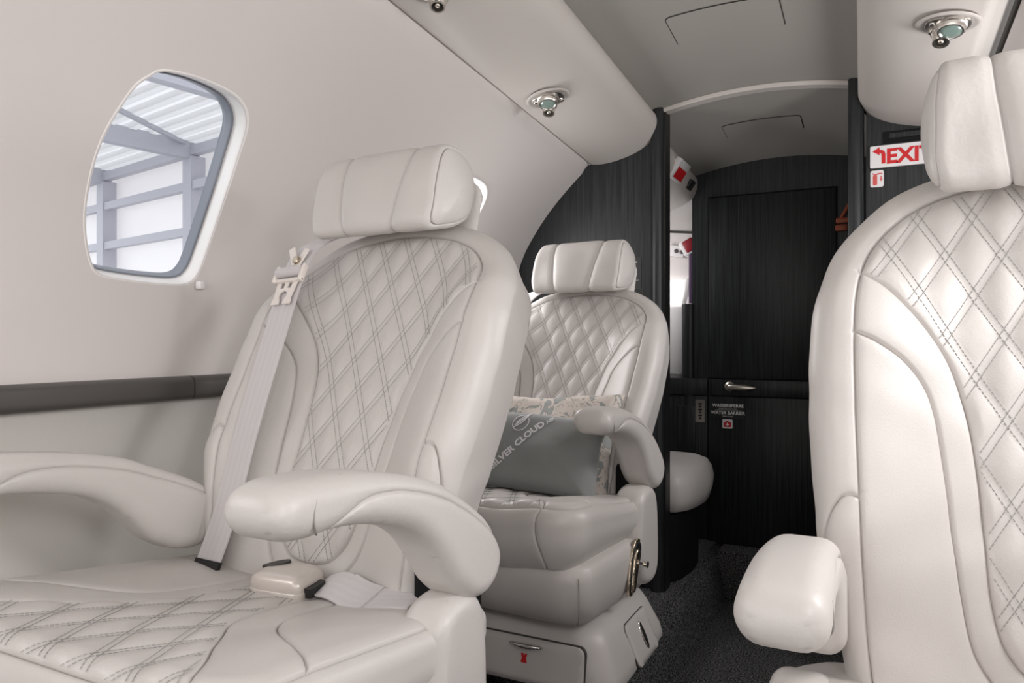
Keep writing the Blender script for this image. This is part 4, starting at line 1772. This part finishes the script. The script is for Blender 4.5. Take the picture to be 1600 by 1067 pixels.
def pillow(name, outline, T_, r_, place, m, puff, label, amp=0.004):
    ph = RNG.random(6) * 6

    def f3(P, h):
        x, t = P[:, 0], P[:, 1]
        w = amp * (np.sin(x * 40 + ph[0] + 2 * np.sin(t * 18 + ph[1])) + 0.6 * np.sin(t * 55 + ph[2] + 3 * np.sin(x * 14 + ph[3])))
        return place(x, t, h + w)
    V, A, c2, _, _ = slab(outline, T_, r_, f3, 0.006, puff=puff)
    o = mesh(name, V, A, m)
    tag(o, label, 'pillow', 'throw pillows on the second seat')
    return f3, o


def place_in(d0, lean, dx, dt):
    def f(x, t, h):
        v = bpt(x + dx, t + dt, d0 - lean * t + h)
        return v @ RC3.T + RCT + S2
    return f


o1 = spline([(-0.185, -0.005), (-0.10, -0.002), (0.0, 0.0), (0.10, -0.002), (0.178, -0.008), (0.172, 0.06), (0.170, 0.14), (0.176, 0.218), (0.168, 0.222), (0.10, 0.214), (0.0, 0.206), (-0.1, 0.205), (-0.185, 0.212), (-0.178, 0.1)], 160, True)
pillow('throw_pillow', o1, 0.022, 0.021, place_in(0.064, 0.02, 0.0, -0.012), M['floral'], 0.014, 'floral cream and grey pillow standing behind the plain grey pillow', 0.0045)
o2 = spline([(-0.20, -0.012), (-0.10, -0.008), (0.0, -0.006), (0.09, -0.010), (0.158, -0.018), (0.154, 0.04), (0.150, 0.10), (0.152, 0.160), (0.09, 0.154), (0.0, 0.156), (-0.1, 0.160), (-0.19, 0.166), (-0.192, 0.08)], 160, True)
pg, pobj = pillow('throw_pillow', o2, 0.022, 0.021, place_in(0.148, 0.07, 0.034, -0.036), M['velvet'], 0.020, 'plain grey velvet pillow with white lettering in front of the floral pillow', 0.002)
d_tmp = ccw(o2)


def on_pillow(P, lift):
    d, _ = nearest(P, d_tmp, True)
    r_ = 0.021
    din = np.minimum(d, r_)
    h = (0.022 - r_) + np.sqrt(np.maximum(r_ * r_ - (r_ - din) ** 2, 0)) + 0.020 * (1 - np.exp(-d / 0.05))
    return pg(P, h + lift)


def pillow_print(name, V2, Fc, org, ang, parent):
    a = math.radians(ang)
    R2 = np.array([[math.cos(a), -math.sin(a)], [math.sin(a), math.cos(a)]])
    P = V2 @ R2.T + np.array(org)
    return mesh(name, on_pillow(P, 0.0012), Fc, M['embroidery'], parent, smooth=False)


LA, LO = 50.0, np.array([-0.051, 0.018])
V2, F2 = text_mesh('SILVER CLOUD', 0.02, 0.0007)
V2 = V2 * (0.138 / V2[:, 0].max())
pillow_print('lettering', V2, F2, LO, LA, pobj)
ld_ = np.array([math.cos(math.radians(LA)), math.sin(math.radians(LA))])
V2, F2 = text_mesh('AIR', 0.0125, 0.0004)
pillow_print('lettering', V2, F2, LO + ld_ * 0.1415, LA, pobj)
# emblem: open ring with three wing strokes
ringp = [(0.019 * math.cos(a), 0.019 * math.sin(a)) for a in np.linspace(math.radians(75), math.radians(75 + 320), 40)]
ringo = [(x * 0.90, y * 0.90) for x, y in ringp]
V2 = np.array(ringp + ringo)
F2 = [(i, i + 1, i + 41, i + 40) for i in range(39)]
EC = (-0.018, 0.124)
pillow_print('emblem', V2, F2, EC, 10, pobj)
for k in range(3):
    w0 = [(-0.014 + 0.002 * k, -0.012 + 0.0055 * k), (-0.002, -0.004 + 0.006 * k), (0.006, 0.004 + 0.007 * k), (0.012 + 0.001 * k, 0.020 + 0.004 * k)]
    c_ = spline(w0, 14)
    a_ = line_offset(c_, 0.0014)
    b_ = line_offset(c_, -0.0014)
    V2 = np.concatenate([a_, b_])
    pillow_print('emblem', V2, [(i, i + 1, i + 15, i + 14) for i in range(13)], EC, 0, pobj)

# ------------------------------------------------------------------ reading light and air vent units in the valances
def valance_point(x, y):
    d = float(drift(np.array([y]))[0])
    xf = x + 0.020 * d
    j = int(np.argmin(np.abs(VS[4:-3, 0] - xf))) + 4
    p = Vector((VS[j, 0] - 0.020 * d, y, VS[j, 1] + 0.090 * d))
    t = VS[j + 1] - VS[j - 1]
    n = Vector((t[1], 0, -t[0])).normalized()
    if n.z > 0:
        n = -n
    return p, n


def service_unit(x, y, side, label, aim):
    p, n = valance_point(x, y)
    if side < 0:
        p.x = 2 * XC - p.x
        n.x = -n.x
    zq = n
    yv = Vector((0, 1, 0))
    xv = yv.cross(zq).normalized()
    yv = zq.cross(xv)
    Mx = Matrix(((xv.x, yv.x, zq.x, p.x), (xv.y, yv.y, zq.y, p.y), (xv.z, yv.z, zq.z, p.z), (0, 0, 0, 1)))
    u = empty('reading_light_unit', (0, 0, 0), label, 'light', 'reading light and vent units')
    u.matrix_world = Mx @ Matrix.Scale(1.25, 4)
    # moulded dish
    o = spline([(0.046 * math.cos(a) * (1 + .06 * math.cos(2 * a)), 0.050 * math.sin(a)) for a in np.linspace(0, 2 * PI, 20, endpoint=False)], 48, True)
    rings = [[(px * s, py * s, z) for px, py in o] for s, z in ((0.90, -0.001), (0.86, 0.0008), (0.81, 0.0013), (0.76, 0.0009), (0.71, 0.0003), (0.67, 0.0))]
    V, Fc = loft(rings, False, True)
    mesh('dish', V, Fc, M['valance'], u)
    # steel mounting plate
    o = spline([(-0.026, -0.022), (0.0, -0.030), (0.026, -0.022), (0.030, 0.004), (0.020, 0.026), (0.0, 0.031), (-0.020, 0.026), (-0.030, 0.004)], 48, True)
    rings = [[(px * s, py * s, z) for px, py in o] for s, z in ((1.0, 0.0), (1.0, 0.003), (0.94, 0.0045))]
    V, Fc = loft(rings, False, True)
    mesh('mount_plate', V, Fc, M['steel'], u, angle=40)
    for sx, sy in ((-1, 1), (1, 1), (-1, -1), (1, -1)):
        V, Fc = lathe([(0.0042, 0.003), (0.0042, 0.0065), (0.003, 0.0075), (0, 0.0075)], 12, Matrix.Translation((sx * 0.021, sy * 0.016, 0)))
        mesh('screw', V, Fc, M['chrome'], u, angle=40)
    L0 = Matrix.Translation((-0.004, -0.011, 0.002)) @ Matrix.Rotation(math.radians(aim[0]), 4, 'X') @ Matrix.Rotation(math.radians(aim[1]), 4, 'Y')
    V, Fc = lathe([(0.021, 0.0), (0.021, 0.009), (0.0195, 0.010), (0.0195, 0.012), (0.0182, 0.0145), (0.0172, 0.0165), (0.0155, 0.0165), (0.0150, 0.0155)], 28, L0)
    lamp = mesh('reading_lamp', V, Fc, M['steel'], u, angle=30)
    V, Fc = lathe([(0.0151, 0.0150), (0.0151, 0.0158), (0.008, 0.0164), (0.0, 0.0166)], 24, L0)
    mesh('lens', V, Fc, M['lens'], lamp)
    N0 = Matrix.Translation((0.006, 0.016, 0.002)) @ Matrix.Rotation(math.radians(aim[2]), 4, 'X') @ Matrix.Rotation(math.radians(aim[3]), 4, 'Y')
    V, Fc = lathe([(0.016, 0.0), (0.016, 0.006), (0.0140, 0.007), (0.0130, 0.014), (0.0115, 0.022), (0.0115, 0.025), (0.0090, 0.025), (0.0084, 0.016)], 28, N0)
    noz = mesh('air_nozzle', V, Fc, M['steel'], u, angle=30)
    V, Fc = lathe([(0.0030, 0.014), (0.0042, 0.021), (0.0032, 0.024), (0.0, 0.0245)], 14, N0)
    mesh('nozzle_core', V, Fc, M['satin'], noz)
    V, Fc = lathe([(0.0086, 0.0155), (0.0086, 0.0162), (0.0, 0.0163)], 14, N0)
    mesh('nozzle_throat', V, Fc, M['black'], noz)
    return u


service_unit(-0.435, 1.615, 1, 'nickel reading light and air vent unit on the left overhead valance above the second seat', (16, 4, 20, 4))
service_unit(-0.430, 1.105, 1, 'nickel reading light unit half cut off by the top edge of the photo', (16, 4, 20, 4))
service_unit(-0.46, 1.570, -1, 'nickel reading light and air vent unit on the right overhead valance', (16, 0, 22, 0))

# ------------------------------------------------------------------ signs and small fittings
def sheet_text(body, size, x, z, y, m, parent, bold=0.0, align='LEFT', name='lettering', depth=0.0004):
    V2, F2 = text_mesh(body, size, bold, align)
    n = len(V2)
    V = [(x + a, y, z + b) for a, b in V2]
    return mesh(name, V, F2, m, parent, smooth=False)


def flat(name, pts, y, th, m, parent=None):
    pts = ccw(pts)
    V, Fc = loft([[(x, y, z) for x, z in pts], [(x, y - th, z) for x, z in pts]])
    return mesh(name, V, [f[::-1] for f in Fc], m, parent, angle=35)


# EXIT sign
ex = empty('exit_sign', (0, 0, 0), 'white EXIT sign with red letters and left arrow on the black partition', 'sign')
flat('plate', rrect(0.257, 0.425, 1.346, 1.402, 0.003, 3), YP - 0.001, 0.008, M['white'], ex)
yy = YP - 0.0095
sheet_text('EXIT', 0.0515, 0.2935, 1.3555, yy, M['red'], ex, 0.0019)
arrow = [(0.2625, 1.388), (0.2790, 1.3985), (0.2790, 1.3915), (0.285, 1.3905), (0.2905, 1.386), (0.2925, 1.379), (0.2925, 1.3555), (0.2835, 1.3555), (0.2835, 1.376), (0.2825, 1.3815), (0.279, 1.3835), (0.279, 1.3775)]
flat('arrow', arrow, YP - 0.009, 0.0006, M['red'], ex)
# black frame above the sign
bf = empty('sign_light_slot', (0, 0, 0), 'narrow black slotted frame on the partition above the EXIT sign', 'fitting')
flat('frame', rrect(0.287, 0.42, 1.408, 1.437, 0.002, 3), YP - 0.001, 0.004, M['black_matte'], bf)
flat('slot', rrect(0.300, 0.41, 1.419, 1.431, 0.001, 3), YP - 0.005, 0.002, M['wood'], bf)
# fire extinguisher sticker
fs = empty('extinguisher_sticker', (0, 0, 0), 'small white sticker with red fire extinguisher below the EXIT sign', 'sticker')
flat('backing', rrect(0.2575, 0.2885, 1.298, 1.341, 0.005, 4), YP - 0.0005, 0.001, M['white'], fs)
flat('pictogram', rrect(0.2635, 0.2735, 1.303, 1.328, 0.003, 4), YP - 0.0015, 0.0004, M['softred'], fs)
flat('pictogram', [(0.2615, 1.333), (0.263, 1.3345), (0.2665, 1.3315), (0.2705, 1.3315), (0.2765, 1.334), (0.2855, 1.3335), (0.2855, 1.3305), (0.2775, 1.3305), (0.2715, 1.328), (0.2665, 1.328)], YP - 0.0015, 0.0004, M['softred'], fs)
flat('pictogram', [(0.2810, 1.326), (0.2840, 1.326), (0.2840, 1.318), (0.2862, 1.318), (0.2825, 1.312), (0.2788, 1.318), (0.2810, 1.318)], YP - 0.0015, 0.0004, M['softred'], fs)
# placard behind the second seat: lines of tiny unreadable print
tp_ = empty('notice_placard', (0, 0, 0), 'black placard with tiny white print on the partition behind the second headrest', 'sign')
flat('backing', rrect(-0.435, -0.352, 1.055, 1.150, 0.002, 3), YP - 0.0005, 0.0008, M['black'], tp_)
zl = 1.144
for ln, wds in enumerate((5, 4, 3, 0, 3, 0, 3, 5, 3, 4, 0, 3, -1, 3, 3, 0, 2)):
    zl -= 0.0048
    if wds == -1:
        flat('print', [(-0.43, zl), (-0.358, zl), (-0.358, zl + .0006), (-0.43, zl + .0006)], YP - 0.0013, 0.0002, M['print'], tp_)
        continue
    x = -0.430
    quads = []
    for k in range(wds + 1 if wds else 0):
        w_ = 0.006 + 0.009 * random.random()
        if x + w_ > -0.356:
            break
        quads.append((x, x + w_))
        x += w_ + 0.0016
    if quads:
        V, Fc = [], []
        for a, b in quads:
            k0 = len(V)
            V += [(a, YP - 0.0015, zl), (b, YP - 0.0015, zl), (b, YP - 0.0015, zl + 0.0028), (a, YP - 0.0015, zl + 0.0028)]
            Fc.append((k0, k0 + 1, k0 + 2, k0 + 3))
        mesh('print', V, Fc, M['print'], tp_, smooth=False)

# water barrier placard on the door
yd = YE - 0.0145
wb = empty('barrier_placard', (0, 0, 0), 'black WASSERSPERRE WATER BARRIER placard on the black door below its handle', 'sign')
flat('backing', rrect(-0.264, -0.160, 0.620, 0.676, 0.002, 3), yd, 0.0008, M['black'], wb)
yl = yd - 0.0014
sheet_text('WASSERSPERRE', 0.0160, -0.212, 0.6625, yl, M['print'], wb, 0.0003, 'CENTER')
sheet_text('IM FLUG STETS GESCHLOSSEN', 0.0050, -0.212, 0.6545, yl, M['print'], wb, 0.0, 'CENTER')
flat('rule', [(-0.258, 0.6505), (-0.166, 0.6505), (-0.166, 0.6511), (-0.258, 0.6511)], yd - 0.0008, 0.0003, M['print'], wb)
sheet_text('WATER BARRIER', 0.0160, -0.212, 0.636, yl, M['print'], wb, 0.0003, 'CENTER')
sheet_text('WHEN CLOSED', 0.0055, -0.212, 0.627, yl, M['print'], wb, 0.0, 'CENTER')
fa = empty('first_aid_sticker', (0, 0, 0), 'small red first aid sticker with white cross under the door placard', 'sticker')
flat('backing', rrect(-0.2315, -0.1955, 0.585, 0.6185, 0.004, 3), yd, 0.001, M['white'], fa)
flat('pictogram', rrect(-0.2265, -0.2005, 0.5905, 0.609, 0.0015, 3), yd - 0.001, 0.0004, M['red'], fa)
flat('pictogram', rrect(-0.2175, -0.2095, 0.608, 0.6125, 0.0012, 3), yd - 0.001, 0.0004, M['red'], fa)
cxp, czp, a1, a2 = -0.2135, 0.5998, 0.0018, 0.0062
flat('cross', [(cxp - a1, czp - a2), (cxp + a1, czp - a2), (cxp + a1, czp - a1), (cxp + a2, czp - a1), (cxp + a2, czp + a1), (cxp + a1, czp + a1), (cxp + a1, czp + a2), (cxp - a1, czp + a2), (cxp - a1, czp + a1), (cxp - a2, czp + a1), (cxp - a2, czp - a1), (cxp - a1, czp - a1)], yd - 0.0014, 0.0003, M['print'], fa)
# slotted vent plate left of the door
sp = empty('slotted_plate', (0, 0, 0), 'bright metal plate with a column of slots left of the black door', 'vent')
yq = YE - 0.006
flat('plate', rrect(-0.330, -0.2965, 0.603, 0.684, 0.003, 3), yq, 0.003, M['satin'], sp)
for i in range(6):
    zc = 0.670 - i * 0.0107
    w_ = 0.0068 if i % 2 == 0 else 0.0048
    flat('slot', rrect(-0.3125 - w_, -0.3125 + w_, zc - 0.0032, zc + 0.0032, 0.0028, 3), yq - 0.003, 0.0004, M['black'], sp)

# entry enclosure
tag(box('wall_entry_left', -0.68, -0.65, YP + 0.04, YE + 0.10, 0.0, 1.62, M['wall']), kind='structure')
tag(box('wall_entry_right', 0.30, 0.33, YP + 0.04, YE + 0.04, 0.0, 1.62, M['wood']), kind='structure')
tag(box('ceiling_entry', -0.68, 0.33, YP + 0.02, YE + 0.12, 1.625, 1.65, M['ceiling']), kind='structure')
tag(box('wall_entry_low', -0.68, -0.34, YE + 0.075, YE + 0.10, 0.0, 0.76, M['wood']), kind='structure')

# small EXIT light box on the entry valance
eb = empty('exit_light_box', (-0.334, 2.48, 1.484), 'small white box with red panel on the valance beside the entry', 'sign')
eb.rotation_euler = (math.radians(0), math.radians(34), math.radians(0))
box('housing', -0.012, 0.010, -0.065, 0.065, -0.036, 0.036, M['white'], eb, bevel=0.004)
box('panel', 0.0102, 0.0108, -0.052, 0.052, -0.028, 0.010, M['red'], eb)
sw = empty('black_sensor', (-0.330, 2.63, 1.464), 'small black square sensor on the valance next to the white box', 'sensor')
sw.rotation_euler = (0, math.radians(34), 0)
box('face', -0.004, 0.006, -0.028, 0.028, -0.018, 0.018, M['black'], sw, bevel=0.002)

# orange cord loop hanging by the right pillar
oc = empty('orange_loop', (0.160, YE - 0.012, 1.315), 'small orange leather loop hanging in shade beside the right pillar', 'loop')
V, Fc = tube(spline([(0.03, 0.0, 0.055), (0.012, 0.0, 0.02), (0.0, 0.0, 0.0), (-0.004, 0, -0.012)], 14), 0.006, 8)
mesh('strap', V, Fc, M['orange'], oc)
box('clasp', -0.014, 0.03, -0.008, 0.008, -0.014, 0.004, M['orange'], oc, bevel=0.003)
box('tab', -0.016, 0.022, -0.006, 0.006, -0.040, -0.018, M['orange'], oc, bevel=0.004)

# ------------------------------------------------------------------ bench in the entry
bn = empty('bench_seat', (-0.405, 2.36, PLZ - 0.0), 'pale leather bench cushion on a black pedestal behind the second seat', 'bench')
bo_ = spline([(-0.20, -0.20), (0.10, -0.20), (0.165, -0.165), (0.190, -0.07), (0.195, 0.05), (0.17, 0.16), (0.05, 0.19), (-0.20, 0.19)], 90, True)
rings = []
for s, z in ((0.80, 0.205), (0.93, 0.215), (0.98, 0.25), (1.0, 0.285), (0.97, 0.315), (0.90, 0.338), (0.76, 0.350), (0.4, 0.356)):
    rings.append([(x * s, y * s, z) for x, y in bo_])
V, Fc = loft(rings)
mesh('cushion', V, Fc, M['leather'], bn)
rings = []
for s, z in ((0.86, 0.002), (0.86, 0.02), (0.86, 0.206)):
    rings.append([(x * s - 0.015, y * s - .03, z) for x, y in bo_])
V, Fc = loft(rings)
mesh('pedestal', V, Fc, M['black_matte'], bn, angle=40)
